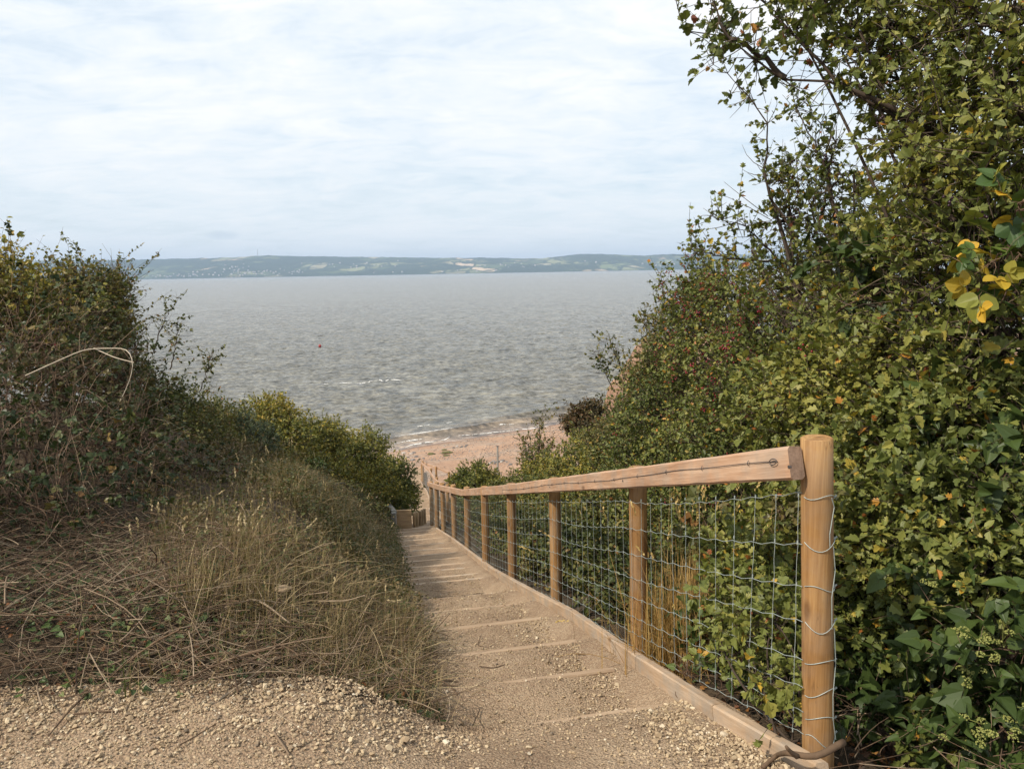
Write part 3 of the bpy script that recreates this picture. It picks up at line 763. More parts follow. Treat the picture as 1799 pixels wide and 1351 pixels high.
# lower fences
def small_fence(name, tps, label, n_sub, rail_side, net=True, hgt=1.06):
    tps = np.array(tps); bases = tps - np.array([0, 0, hgt])
    f = empty(name, tuple(bases[0])); tag(f, label, 'fence')
    full = []
    for k in range(len(tps) - 1):
        for j in range(n_sub): full.append(tps[k] + (tps[k + 1] - tps[k]) * j / n_sub)
    full.append(tps[-1]); full = np.array(full)
    for q in full:
        mb = MB(); round_post(mb, q - np.array([0, 0, hgt + .25]), q + [0, 0, .03], 0.05, 12); mb.build('post', M['post'], f, smooth=True)
    sd_ = []
    for k in range(len(full)):
        d = (full[min(k + 1, len(full) - 1)] - full[max(k - 1, 0)])[:2]; d = d / np.linalg.norm(d); n_ = np.array([-d[1], d[0]]); 
        if n_[0] * rail_side < 0: n_ = -n_
        sd_.append(n_)
    sd_ = np.array(sd_)
    for k in range(len(tps) - 1):
        i0, i1 = k * n_sub, (k + 1) * n_sub
        a_ = full[i0].copy(); b_ = full[i1].copy(); a_[:2] += sd_[i0] * .075; b_[:2] += sd_[i1] * .075
        a_[2] -= .05; b_[2] -= .05
        dd = unit(b_ - a_); bar_obj('rail', a_ + dd * .004, b_ - dd * .004, 0.046, 0.10, M['rail'], f, endmat=M['endgrain'])
    if net:
        mb = netting(full, full - np.array([0, 0, hgt]), sd_, .052, f, r0=.0025, stay=.3); mb.build('wire_netting', M['wire'], f)
    return f
f2t = [P(u, v, tt) for u, v, tt in FENCE2]
small_fence('post_and_rail_fence', f2t, 'second timber fence further down, running below the landing to the beach', 1, -1)
ret = [P(741, 812, 38.9), P(766, 821, 37.8), P(788.5, 830, 36.8), P(806, 838, 36.0)]
small_fence('post_and_rail_fence', ret, 'short brown timber fence turning right at the foot of the steps by the sand', 1, 1, net=False)

# edging boards
def edge_group(name, kk, label, offs=0.15, zoff=0.055):
    e = empty(name, tuple(kk[0])); tag(e, label, 'path edging')
    for a_, b_ in zip(kk[:-1], kk[1:]):
        a_ = np.array(a_); b_ = np.array(b_); dd = unit(b_ - a_)
        bar_obj('board', a_ + dd * .006, b_, 0.046, 0.14, M['board'], e, bevel=0.006)
    return e
EDGE_PX = [(1452, 1345), (1265, 1240), (1118, 1148), (1008, 1073), (937, 1037), (866, 998), (818, 962), (795, 945), (767, 927)]
ek = []
for (u, v) in EDGE_PX:
    for tt in np.arange(2.0, 19, 0.005):
        q = P(u, v, tt)
        if q[2] <= zb(sS(q[0], q[1])) + 0.075: break
    ek.append([q[0], q[1], q[2] - 0.07])
ek = np.array(ek)
edge_group('path_edging', list(ek), 'weathered timber edging boards between the gravel steps and the near fence')
e2 = []
for q in f2t[1:]:
    e2.append([q[0] - .2, q[1], q[2] - 1.06 + .06])
e2 = [[e2[0][0] + 0.25, e2[0][1] - 3.0, e2[0][2] + .75]] + e2
edge_group('path_edging', e2, 'pale edging board of the lower path far below the landing')

# retaining wall at the landing
wl = empty('retaining_wall', tuple(P(722, 930, 18.3)))
tag(wl, 'low timber retaining wall of boards and upright logs left of the landing', 'retaining wall')
A0, A1 = P(696, 936, 18.1), P(724, 932, 18.12)
ztop0, ztop1 = P(696, 894, 18.1)[2], P(724, 895, 18.4)[2]
h_ = (ztop0 - A0[2]) / 4
for k in range(4):
    zc_ = A0[2] + h_ * (k + 0.5)
    bar_obj('board', (A0[0], A0[1], zc_), (A1[0], A1[1], zc_), 0.05, h_ - 0.006, M['tanboard'], wl)
for j, (u, vt, tt, r_) in enumerate([(727.5, 901, 18.4, .042), (732, 899, 18.9, .04), (738, 898, 19.4, .043), (742, 896, 20.2, .042), (745.5, 894, 21.2, .042)]):
    q = P(u, vt, tt); mb = MB(); round_post(mb, q - np.array([0, 0, 1.2]), q, r_, 12); mb.build('log', M['boardz'], wl, smooth=True)
gb = empty('grey_post', tuple(P(693, 935, 17.6)))
tag(gb, 'grey weathered square timber post with a sloping handrail stub left of the landing', 'post')
q = P(692.5, 938, 17.5); qt = P(692.5, 901, 17.5)
mb = MB(); mb.box((q + qt) / 2 - np.array([0, 0, .1]), (0.105, 0.1, qt[2] - q[2] + .25)); mb.build('upright', M['greywood'], gb)
bar_obj('cap_rail', P(693, 899.5, 17.6), P(683, 887, 19.2), 0.11, 0.06, M['greywood'], gb)

# ------------------------------------------------------------------ sea
m, t, b, out = new_mat('estuary water')
p = pos(t)
sx = N(t, 'ShaderNodeSeparateXYZ'); t.links.new(p, sx.inputs[0])
dsh = math_node(t, 'SUBTRACT', math_node(t, 'SUBTRACT', sx.outputs[1], math_node(t, 'MULTIPLY', sx.outputs[0], 0.68)), 58.0)
wn = noise(t, p, 0.25, 4, 0.6)
dsn = math_node(t, 'ADD', dsh, math_node(t, 'MULTIPLY', math_node(t, 'SUBTRACT', wn, 0.5), 5))
c = ramp(t, math_node(t, 'DIVIDE', dsn, 40), [(0.0, (0.27, 0.20, 0.155)), (0.09, (0.20, 0.16, 0.12)), (0.22, (0.145, 0.137, 0.112)), (1.0, (0.14, 0.137, 0.118))])
c = mixc(t, ramp(t, noise(t, mapping(t, p, (0.004, 0.02, 1)), 1.0, 5, 0.6), [(0.4, (0, 0, 0)), (0.65, (1, 1, 1))]), c, mixc(t, 1.0, c, (1.08, 1.08, 1.08), 'MULTIPLY'))
setc(t, b, c); b.inputs['Roughness'].default_value = 0.22; b.inputs['IOR'].default_value = 1.333
b.inputs['Specular IOR Level'].default_value = 0.5
w1 = noise(t, mapping(t, p, (0.42, 1.0, 1), (0, 0, R(8))), 1.05, 3, 0.55, 0.6)
w2 = noise(t, mapping(t, p, (0.45, 1.0, 1), (0, 0, R(-14))), 2.9, 4, 0.6, 0.6)
w3 = noise(t, mapping(t, p, (0.45, 1.0, 1), (0, 0, R(4))), 0.20, 3, 0.55, 0.4)
hgt = math_node(t, 'ADD', math_node(t, 'MULTIPLY', w1, 0.55), math_node(t, 'ADD', math_node(t, 'MULTIPLY', w2, 0.26), math_node(t, 'MULTIPLY', w3, 1.2)))
bump(t, b, hgt, 1.0, 0.6)
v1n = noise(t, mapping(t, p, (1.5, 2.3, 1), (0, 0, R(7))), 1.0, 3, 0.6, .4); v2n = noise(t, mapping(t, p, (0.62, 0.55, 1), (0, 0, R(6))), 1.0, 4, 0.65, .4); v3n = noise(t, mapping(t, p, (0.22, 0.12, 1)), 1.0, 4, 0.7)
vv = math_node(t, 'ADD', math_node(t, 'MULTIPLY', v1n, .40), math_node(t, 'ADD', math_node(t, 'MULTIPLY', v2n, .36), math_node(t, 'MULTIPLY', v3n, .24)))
c = mixc(t, 1.0, c, ramp(t, vv, [(0.40, (0.30, 0.31, 0.32)), (0.485, (0.80, 0.80, 0.80)), (0.55, (1.3, 1.28, 1.25)), (0.61, (1.9, 1.88, 1.84))]), 'MULTIPLY')  # light and dark of the ripples painted into the water colour
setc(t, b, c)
# scattered foam flecks
fl = ramp(t, w2, [(0.70, (0, 0, 0)), (0.76, (1, 1, 1))])
fl2 = ramp(t, noise(t, p, 0.09, 3), [(0.5, (0, 0, 0)), (0.62, (1, 1, 1))])
foam = math_node(t, 'MULTIPLY', fl, math_node(t, 'MULTIPLY', fl2, 0.35))
M['water'] = m
SEA = -11.0
def shore_waves(x, y):
    ds = y - 0.68 * x - 58.9 + 0.8 * fbm(x * .12 + 5, y * .12, 3)
    z = 0
    for d0, a_, w0, lo, hi in ((3.9, .26, .55, -6, 3), (6.6, .24, .7, -8, 30), (11.0, .20, .9, -10, 30), (17, .14, 1.3, -30, 40)):
        amp = a_ * np.clip(0.55 + 1.3 * fbm(x * .10 + d0, y * .1 + d0, 2), 0, 1.2)
        q = (ds - d0) / w0
        z = z + amp * np.exp(-np.where(q < 0, (q * 1.9) ** 2, (q * .75) ** 2))
    return z
def ridged(x, y, o=2):
    r = 0; a_ = 1.0
    for k in range(o):
        r = r + a_ * (1 - 2 * np.abs(2 * vnoise(x * 1.9 ** k + 7.7 * k, y * 1.9 ** k + 3.1 * k)) ** 0.8); a_ *= .5
    return r
def sea_z(x, y):
    near = np.exp(-((y - 50) / 700.0) ** 2)
    xr = x + .22 * y; yr = y - .12 * x
    z = near * (0.07 * ridged(xr * 0.40, yr * 0.62) + 0.08 * ridged(xr * 0.85 + 4, y * 1.6) + .12 * fbm(x * .08, y * .14, 2))
    z = z + .10 * (1 - near * .5) * fbm(xr * .05, yr * .09, 3)
    ds = y - 0.68 * x - 59.2
    return SEA + z * sm(2, 18, ds) + shore_waves(x, y) * np.exp(-((y - 50) / 200.0) ** 2) * sm(0, 2.5, ds) + 0.02 * fbm(x * 1.3, y * 2.2, 3) * near
sy_ = [45.0]; st = .22
while sy_[-1] < 15000:
    st = .22 if sy_[-1] < 100 else (.22 + .0055 * (sy_[-1] - 100)) if sy_[-1] < 900 else st * 1.25; sy_.append(sy_[-1] + st)
sxp = [0.0]; st = .35
while sxp[-1] < 15000: st = .32 if sxp[-1] < 45 else (min(st * 1.02, 2.2) if sxp[-1] < 320 else st * 1.2); sxp.append(sxp[-1] + st)
sxs = np.array([-v for v in sxp[:0:-1]] + sxp); sys_ = np.array(sy_)
SX, SY = np.meshgrid(sxs, sys_)
fi = grid_faces(len(sys_), len(sxs))
sea = mesh_np('sea', np.stack([SX, SY, sea_z(SX, SY)], -1).reshape(-1, 3), fi, np.full(len(fi) // 4, 4), M['water'], smooth=True)
tag(sea, 'choppy grey green estuary water with small waves', kind='structure')

# foam lines near the shore, thin frothy ribbons lying on the water
m, t, b, out = new_mat('sea foam'); 
fo = ramp(t, noise(t, pos(t), 4.5, 5, 0.7), [(0.42, (0, 0, 0)), (0.52, (1, 1, 1))])
setc(t, b, (0.78, 0.76, 0.72)); b.inputs['Roughness'].default_value = 0.8
t.links.new(fo, b.inputs['Alpha']); M['foam'] = m
def foam_ribbon(name, us, t0_, width, label, dip=0.03):
    """us: photo pixels along the crest"""
    c_pts = []
    for (u, v) in us:
        for tt in np.arange(40, 400, 0.1):
            q = P(u, v, tt)
            if q[2] <= SEA + 0.12: break
        c_pts.append(q)
    c_pts = np.array(c_pts); L = np.concatenate([[0], np.cumsum(np.linalg.norm(np.diff(c_pts, axis=0), axis=1))])
    n = int(L[-1] / 0.15) + 2; sl = np.linspace(0, L[-1], n)
    X_ = np.interp(sl, L, c_pts[:, 0]); Y_ = np.interp(sl, L, c_pts[:, 1])
    Y_ = Y_ + 0.25 * fbm(sl * 0.8, sl * 0 + t0_, 3)
    tp_ = np.sin(np.linspace(0, math.pi, n)) ** 0.5
    W = .72 * width * tp_ * (0.55 + 0.9 * np.clip(fbm(sl * 1.1, sl * 0 + t0_ + 4, 3) + .5, 0, 1))
    rows = []
    for f in np.linspace(-0.5, 0.5, 5):
        yy = Y_ + W * f; rows.append(np.stack([X_, yy, sea_z(X_, yy) + 0.022 + .05 * (0.25 - f * f)], 1))
    G = np.array(rows); fi_ = grid_faces(5, n)
    o = mesh_np(name, G.reshape(-1, 3), fi_, np.full(len(fi_) // 4, 4), M['foam'], smooth=True)
    return tag(o, label, kind='stuff')
foam_ribbon('foam', [(733, 748), (745, 745.5), (756, 744)], 1, .55, 'white crest on the outer breaking wave')
foam_ribbon('foam', [(784, 741.5), (795, 739.5)], 2, .4, 'small white crest beside the outer wave')
foam_ribbon('foam', [(692, 768), (720, 762), (750, 758), (778, 753), (806, 749.5)], 3, .65, 'long white foam line of the second breaker')
foam_ribbon('foam', [(690, 777), (715, 773), (745, 768)], 4, .5, 'thin foam line in the shallows')
foam_ribbon('foam', [(876, 745), (903, 743)], 5, .4, 'short white foam line right of the middle')
foam_ribbon('foam', [(712, 783.5), (722, 780), (750, 775), (765, 773.5)], 6, .5, 'foam edge where the water meets the sand')
foam_ribbon('foam', [(770, 773), (776, 771), (783, 769.5), (790, 765.5)], 7, .4, 'foam at the rock by the waterline')
foam_ribbon('foam', [(560, 675), (600, 672), (640, 670.5), (655, 667), (672, 668), (690, 665.5), (713, 665)], 8, .33, 'thin white streak of a wave far out', )
foam_ribbon('foam', [(800, 764), (850, 759), (900, 754), (960, 748), (990, 745)], 9, .28, 'thin wash of foam along the beach')

# ------------------------------------------------------------------ far shore
m, t, b, out = new_mat('far fields and woods')
p = pos(t)
ps_ = mapping(t, p, (0.0048, 0.0021, 0.002))
vo = N(t, 'ShaderNodeTexVoronoi'); vo.inputs['Scale'].default_value = 1.0; vo.inputs['Randomness'].default_value = 0.85; t.links.new(ps_, vo.inputs['Vector'])
ve = N(t, 'ShaderNodeTexVoronoi'); ve.feature = 'DISTANCE_TO_EDGE'; ve.inputs['Scale'].default_value = 1.0; ve.inputs['Randomness'].default_value = 0.85; t.links.new(ps_, ve.inputs['Vector'])
so = N(t, 'ShaderNodeSeparateColor'); t.links.new(vo.outputs['Color'], so.inputs[0])
fields = ramp(t, so.outputs[0], [(0, (0.09, 0.12, 0.055)), (0.3, (0.15, 0.18, 0.08)), (0.55, (0.23, 0.24, 0.12)), (0.8, (0.31, 0.28, 0.17)), (0.92, (0.55, 0.42, 0.28))], 'CONSTANT')
wood = ramp(t, noise(t, mapping(t, p, (0.0016, 0.0011, 0.004)), 1.0, 6, 0.65, 0.5), [(0.43, (0, 0, 0)), (0.48, (1, 1, 1))])
wood = math_node(t, 'MAXIMUM', wood, ramp(t, noise(t, mapping(t, p, (0.012, 0.004, 0.01)), 1.0, 3, 0.6), [(0.55, (0, 0, 0)), (0.6, (1, 1, 1))]))
hed = ramp(t, ve.outputs['Distance'], [(0.04, (1, 1, 1)), (0.075, (0, 0, 0))])
msk = math_node(t, 'MAXIMUM', wood, hed)
c = mixc(t, msk, fields, ramp(t, noise(t, p, 0.02, 4), [(0.4, (0.02, 0.035, 0.02)), (0.6, (0.045, 0.065, 0.03))]))
sz = N(t, 'ShaderNodeSeparateXYZ'); t.links.new(p, sz.inputs[0])
low = ramp(t, math_node(t, 'DIVIDE', math_node(t, 'ADD', sz.outputs[2], 11), 60), [(0.0, (1, 1, 1)), (0.35, (0, 0, 0))])
c = mixc(t, math_node(t, 'MULTIPLY', low, 0.7), c, (0.03, 0.05, 0.028))
setc(t, b, c); b.inputs['Roughness'].default_value = 1.0; b.inputs['Specular IOR Level'].default_value = 0.0
M['far'] = m
SIL = [(-900, 462), (0, 459), (240, 456), (400, 452.5), (470, 448.5), (520, 450), (600, 451), (700, 452), (780, 453.5), (860, 453), (950, 454.5), (985, 450), (1020, 446), (1090, 447.5), (1130, 449.5), (1160, 447), (1250, 445.5), (1330, 448), (1799, 438), (2700, 420)]
RDG, SHR = 8800.0, 7000.0
su = np.array([q[0] for q in SIL], float); 
sv_ = np.array([P(u, v, 1.0) for u, v in SIL]) - np.array([0, 0, CAMZ])
angx = sv_[:, 0] / sv_[:, 1]; angz = sv_[:, 2] / sv_[:, 1]
hx = np.linspace(-8500, 8500, 620); hr = np.linspace(0, 1, 60)
HX, HR = np.meshgrid(hx, hr)
ridge = CAMZ + np.interp(HX / RDG, angx, angz) * RDG
HY = SHR + (RDG - SHR) * HR * 1.25 + 120 * fbm(HX * .001, HX * 0, 3)
prof = np.interp(HR, [0, .03, .8, 1.0], [0, .05, 1.0, .85])
HZ = SEA - 1 + (ridge - SEA) * prof + 26 * fbm(HX * .0028, HR * 5, 4) * np.sin(np.clip(HR / .8, 0, 1) * math.pi) + 7 * fbm(HX * .02, HR * 30, 3) * sm(0, .1, HR)
fi = grid_faces(len(hr), len(hx))
hills = mesh_np('hills', np.stack([HX, HY, HZ], -1).reshape(-1, 3), fi, np.full(len(fi) // 4, 4), M['far'], smooth=True)
tag(hills, 'low hills of fields and woods across the estuary', kind='structure')
def hill_z(x, y):
    r_ = (y - SHR - 120 * fbm(x * .001, x * 0, 3)) / ((RDG - SHR) * 1.25)
    i = np.interp(x, hx, np.arange(len(hx))); j = np.interp(r_, hr, np.arange(len(hr)))
    return HZ[int(round(float(j))), int(round(float(i)))]
m, t, b, out = new_mat('house wall white'); setc(t, b, (0.50, 0.47, 0.43)); M['hwall'] = m
m, t, b, out = new_mat('house roof slate'); setc(t, b, (0.22, 0.18, 0.17)); M['hroof'] = m
def house_mesh():
    me = bpy.data.meshes.new('distant_house')
    v = [(-9, -5, -6), (9, -5, -6), (9, 5, -6), (-9, 5, -6), (-9, -5, 6), (9, -5, 6), (9, 5, 6), (-9, 5, 6), (-9, 0, 10), (9, 0, 10)]
    f = [(0, 1, 5, 4), (1, 2, 6, 9, 5), (2, 3, 7, 6), (3, 0, 4, 8, 7), (4, 5, 9, 8), (6, 7, 8, 9)]
    me.from_pydata(v, [], f); me.materials.append(M['hwall']); me.materials.append(M['hroof'])
    me.polygons[4].material_index = 1; me.polygons[5].material_index = 1
    return me
hm = house_mesh()
clus = [(-3100, 90, 900, 60), (-2300, 200, 420, 60), (-2700, 500, 300, 30), (-1600, 900, 500, 24), (-3900, 500, 250, 14), (0, 700, 900, 26), (1700, 350, 500, 26), (2300, 600, 400, 14), (-600, 60, 1200, 12)]
hn = 0
for (cx_, dy, spread, n) in clus:
    for k in range(n * 2 // 3):
        x = random.gauss(cx_, spread * 0.4); y = SHR + 90 + abs(random.gauss(dy, 140)) + 120 * float(fbm(x * .001, 0, 3))
        o = bpy.data.objects.new('distant_house', hm); COL.objects.link(o)
        o.location = (x, y, hill_z(x, y) + 4.5); o.rotation_euler = (0, 0, random.uniform(-.9, .9))
        s_h = random.uniform(.45, .95); o.scale = (s_h, s_h, s_h)
        tag(o, 'tiny white house among trees on the far shore', 'house', 'white houses scattered on the far shore'); hn += 1
# mast on the ridge
mx_, my_ = P(453, 450, 8600)[0], P(453, 450, 8600)[1]
mb = MB(); mzz = P(453, 449, 8600)[2]; mzt = P(453, 438, 8600)[2]
mb.tube([(mx_, my_, mzz - 20), (mx_, my_, mzt)], [3.0, 1.6], 6); mb.tube([(mx_ - 6, my_, mzz + 40), (mx_ + 6, my_, mzz + 40)], 1.5, 4)
tag(mb.build('radio_mast', M['greywood'], origin=(mx_, my_, mzz)), 'thin radio mast standing on the far ridge', 'mast')

# ------------------------------------------------------------------ beach things
def rock_mesh(name, r, flat, seed, mat, sub=2):
    bm_v = IV * 1.0
    import bmesh
    bm = bmesh.new(); bmesh.ops.create_icosphere(bm, subdivisions=sub, radius=r)
    rg = np.random.default_rng(seed); off = rg.random(3) * 20
    for v in bm.verts:
        q = v.co.normalized(); d = 1 + 0.45 * float(fbm(q.x * 1.6 + off[0], q.y * 1.6 + q.z + off[1], 3))
        v.co = Vector((q.x * r * d, q.y * r * d * .8, q.z * r * d * flat))
    me = bpy.data.meshes.new(name); bm.to_mesh(me); bm.free(); me.materials.append(mat)
    a = me.attributes.new('tint', 'FLOAT', 'FACE'); a.data.foreach_set('value', np.full(len(me.polygons), rg.random(), dtype=np.float32))
    return me
def hit(u, v, extra=0.0):
    for tt in np.arange(2.0, 80, 0.02):
        q = P(u, v, tt)
        if q[2] <= float(gz(q[0], q[1])) + extra: return q
    return q
rms = [rock_mesh('beach_rock', 0.22, .55, k, M['beachstone']) for k in range(5)]
rk = [(u, v) for u, v in [(797, 787), (803, 785), (810, 786), (812, 784), (818, 785), (820, 783), (781, 785)]]
for k, (u, v) in enumerate(rk):
    q = hit(u, v); o = bpy.data.objects.new('beach_rock', rms[k % 5]); COL.objects.link(o); o.location = (q[0], q[1], q[2] + .02); o.rotation_euler = (0, 0, k * 1.3); sc_k = random.uniform(.4, .7); o.scale = (sc_k,) * 3
    tag(o, 'dark grey rock in the short row lying on the open sand', 'rock', 'rocks in a row on the open sand')
for k, (u, v) in enumerate([(863, 813), (867, 811), (871, 813), (876, 812), (881, 812), (884, 810), (890, 812), (897, 817), (869, 815), (860, 815)]):
    q = hit(u, v); o = bpy.data.objects.new('beach_rock', rms[(k + 2) % 5]); COL.objects.link(o); o.location = (q[0], q[1], q[2] + .02); o.rotation_euler = (0, 0, k * 2.3); sc_k = random.uniform(.35, .75); o.scale = (sc_k,) * 3
    tag(o, 'pale grey rock in the cluster around the foot of the pole', 'rock', 'rocks around the pole')
for k, (u, v) in enumerate([(723, 798), (727, 796), (718, 793), (732, 803), (716, 804), (709, 797), (737, 807), (725, 809), (744, 806)]):
    q = hit(u, v); o = bpy.data.objects.new('beach_rock', rms[(k + 1) % 5]); COL.objects.link(o); o.location = (q[0], q[1], q[2] + .02); o.rotation_euler = (0, 0, k * 1.9); sc_k = random.uniform(.35, .85); o.scale = (sc_k,) * 3
    tag(o, 'grey rock among the shingle left of the lower fence top', 'rock', 'rocks in the shingle left of the lower fence')
q = hit(774, 773); o = bpy.data.objects.new('beach_rock', rock_mesh('waterline_rock', .45, .4, 33, M['beachstone'])); COL.objects.link(o); o.location = q
tag(o, 'pale rock awash at the waterline', 'rock')
m, t, b, out = new_mat('green weed'); setc(t, b, ramp(t, noise(t, pos(t), 9, 4), [(0.35, (0.05, 0.045, 0.02)), (0.65, (0.13, 0.12, 0.035))])); b.inputs['Roughness'].default_value = .9; M['weed'] = m
for (u, v, r_, lb) in [(758, 798.5, .30, 'small mound of olive weed on the sand, leftmost of the three'), (786, 796, .42, 'widest mound of olive weed on the sand'), (785, 801, .26, 'dark low mound of weed just below the widest one'), (781, 791, .2, 'tiny dark weed clump nearest the sea')]:
    q = hit(u, v); o = bpy.data.objects.new('weed_clump', rock_mesh('weed_clump', r_, .28, int(u), M['weed'])); COL.objects.link(o); o.location = (q[0], q[1], q[2] + .03)
    tag(o, lb, 'seaweed')
# shingle
c_ = scat(9000, -9, 9, 33, 60); ds_ = c_[:, 1] - .68 * c_[:, 0]
keepm = (ds_ < 58) & (RNG.random(len(c_)) < 0.15 + 1.5 * np.clip(fbm(c_[:, 0] * .3, c_[:, 1] * .25 + 3, 3) + .02, 0, 1))
c_ = c_[keepm]; stones('shingle', c_, RNG.uniform(.03, .09, len(c_)), M['beachstone'], 'scattered shingle on the beach sand', gz, .5, .2)
pb = P(874.5, 836, 33.5); pt_ = P(874, 784.5, 33.5)
pole = empty('marker_pole', tuple(pb)); tag(pole, 'thin grey metal pole standing on the beach near the round bush', 'pole')
mb = MB(); mb.tube([pb - np.array([0, 0, .5]), pt_], 0.042, 10); mb.build('shaft', M['greywood'], pole)
mb = MB(); mb.tube([pt_ + np.array([0, 0, .001]), pt_ + np.array([0, 0, .03])], 0.048, 10); mb.build('cap', M['wiredark'], pole)
# red buoy
for tt in np.arange(60, 300, .2):
    q = P(562, 608, tt)
    if q[2] <= SEA + .25: break
m, t, b, out = new_mat('buoy red'); setc(t, b, (0.30, 0.03, 0.025)); M['red'] = m
mb = MB(); zz_ = np.linspace(-.5, .5, 9); mb.tube([(q[0], q[1], q[2] + z * .6) for z in zz_], [.05] + [float(.25 * math.sqrt(max(0, 1 - (z / .5) ** 2))) for z in zz_[1:-1]] + [.05], 14)
bo = empty('buoy', tuple(q)); tag(bo, 'small red mooring buoy floating out on the water', 'buoy')
mb.build('float', M['red'], bo, smooth=True)
mb = MB(); mb.tube([(q[0], q[1], q[2] + .28), (q[0], q[1], q[2] + .45)], .03, 8); mb.build('mooring_eye', M['wiredark'], bo)

# ------------------------------------------------------------------ leaves
def half_leaf(edge, fold=0.3, curl=0.15):
    """edge: outline points (x>0, y) from base to tip; gives two half polygons folded on the midrib"""
    mid = [(0, 0, 0), (0, 1, -curl)]
    v = list(mid); n = len(edge)
    for (x, y) in edge: v.append((x, y, x * fold - curl * y * y))
    for (x, y) in edge: v.append((-x, y, x * fold - curl * y * y))
    f = [tuple([0] + list(range(2, 2 + n)) + [1]), tuple([1] + list(range(2 + n, 2 + 2 * n))[::-1] + [0])]
    return np.array(v), f
LEAF_HAW = half_leaf([(0.05, 0.10), (0.34, 0.30), (0.44, 0.50), (0.22, 0.50), (0.36, 0.80), (0.14, 0.78)])
LEAF_HAW2 = half_leaf([(0.06, 0.06), (0.30, 0.22), (0.40, 0.40), (0.30, 0.50), (0.40, 0.66), (0.22, 0.72), (0.16, 0.92)], fold=.42, curl=.32)
LEAF_HAW3 = half_leaf([(0.04, 0.12), (0.26, 0.36), (0.33, 0.62), (0.17, 0.66), (0.12, 0.90)], fold=.15, curl=-.1)
LEAF_SIMPLE = half_leaf([(0.26, 0.30), (0.24, 0.68)])
LEAF_OVAL = half_leaf([(0.24, 0.12), (0.37, 0.40), (0.27, 0.75)], fold=.25, curl=.25)
LEAF_IVY = half_leaf([(0.20, -0.12), (0.46, 0.0), (0.45, 0.22), (0.34, 0.42), (0.24, 0.66), (0.10, 0.88)], fold=.14, curl=.28)
LEAF_MIN = (np.array([(0, 0, 0), (.3, .5, .08), (0, 1, 0), (-.3, .5, .08)]), [(0, 1, 2, 3)])
# trifoliate bramble leaf
def trifol(ed=((0.26, 0.10), (0.42, 0.42), (0.26, 0.78)), fo=.25, cu=.2):
    v0, f0 = half_leaf(list(ed), fo, cu); V, Fc = [], []
    for ang, off, s in ((0, (0, .25), 1.0), (R(75), (0.02, .18), .85), (R(-75), (-.02, .18), .85)):
        ca, sa = math.cos(ang), math.sin(ang); k = len(V)
        for (x, y, z) in v0: V.append(((x * ca + y * sa) * s + off[0], (-x * sa + y * ca) * s + off[1], z * s))
        for f in f0: Fc.append(tuple(i + k for i in f))
    return np.array(V), Fc
LEAF_BRA = trifol()
LEAF_BIG = trifol(((0.18, 0.0), (0.40, 0.15), (0.47, 0.42), (0.40, 0.68), (0.20, 0.90)), .16, .3)
TPL = {'haw': LEAF_HAW, 'simple': LEAF_SIMPLE, 'oval': LEAF_OVAL, 'ivy': LEAF_IVY, 'bra': LEAF_BRA, 'big': LEAF_BIG, 'min': LEAF_MIN}

def nearest(src, tgt, chunk=400):
    out = np.empty(len(tgt), int)
    for k in range(0, len(tgt), chunk):
        d = ((tgt[k:k + chunk, None, :] - src[None]) ** 2).sum(-1); out[k:k + chunk] = d.argmin(1)
    return out
def bez(a, b_, c_, n):
    tt = np.linspace(0, 1, n)[None, :, None]
    return (1 - tt) ** 2 * a[:, None] + 2 * (1 - tt) * tt * b_[:, None] + tt ** 2 * c_[:, None]
def shell_pts(n, C, Rr, lo, squash=0.85):
    """points in the outer shell of the union of blobs"""
    vol = Rr ** 2; k = RNG.choice(len(C), n, p=vol / vol.sum())
    d = unit(RNG.normal(size=(n, 3))); rr = Rr[k] * (lo + (1 - lo) * RNG.random(n) ** 0.7)
    # lumpy outline
    lump = 1 + 0.22 * np.sin(d[:, 0] * 5 + k) * np.cos(d[:, 1] * 4 + d[:, 2] * 5 + k * 2)
    p_ = C[k] + d * (rr * lump)[:, None] * np.array([1, 1, squash])
    return p_, d
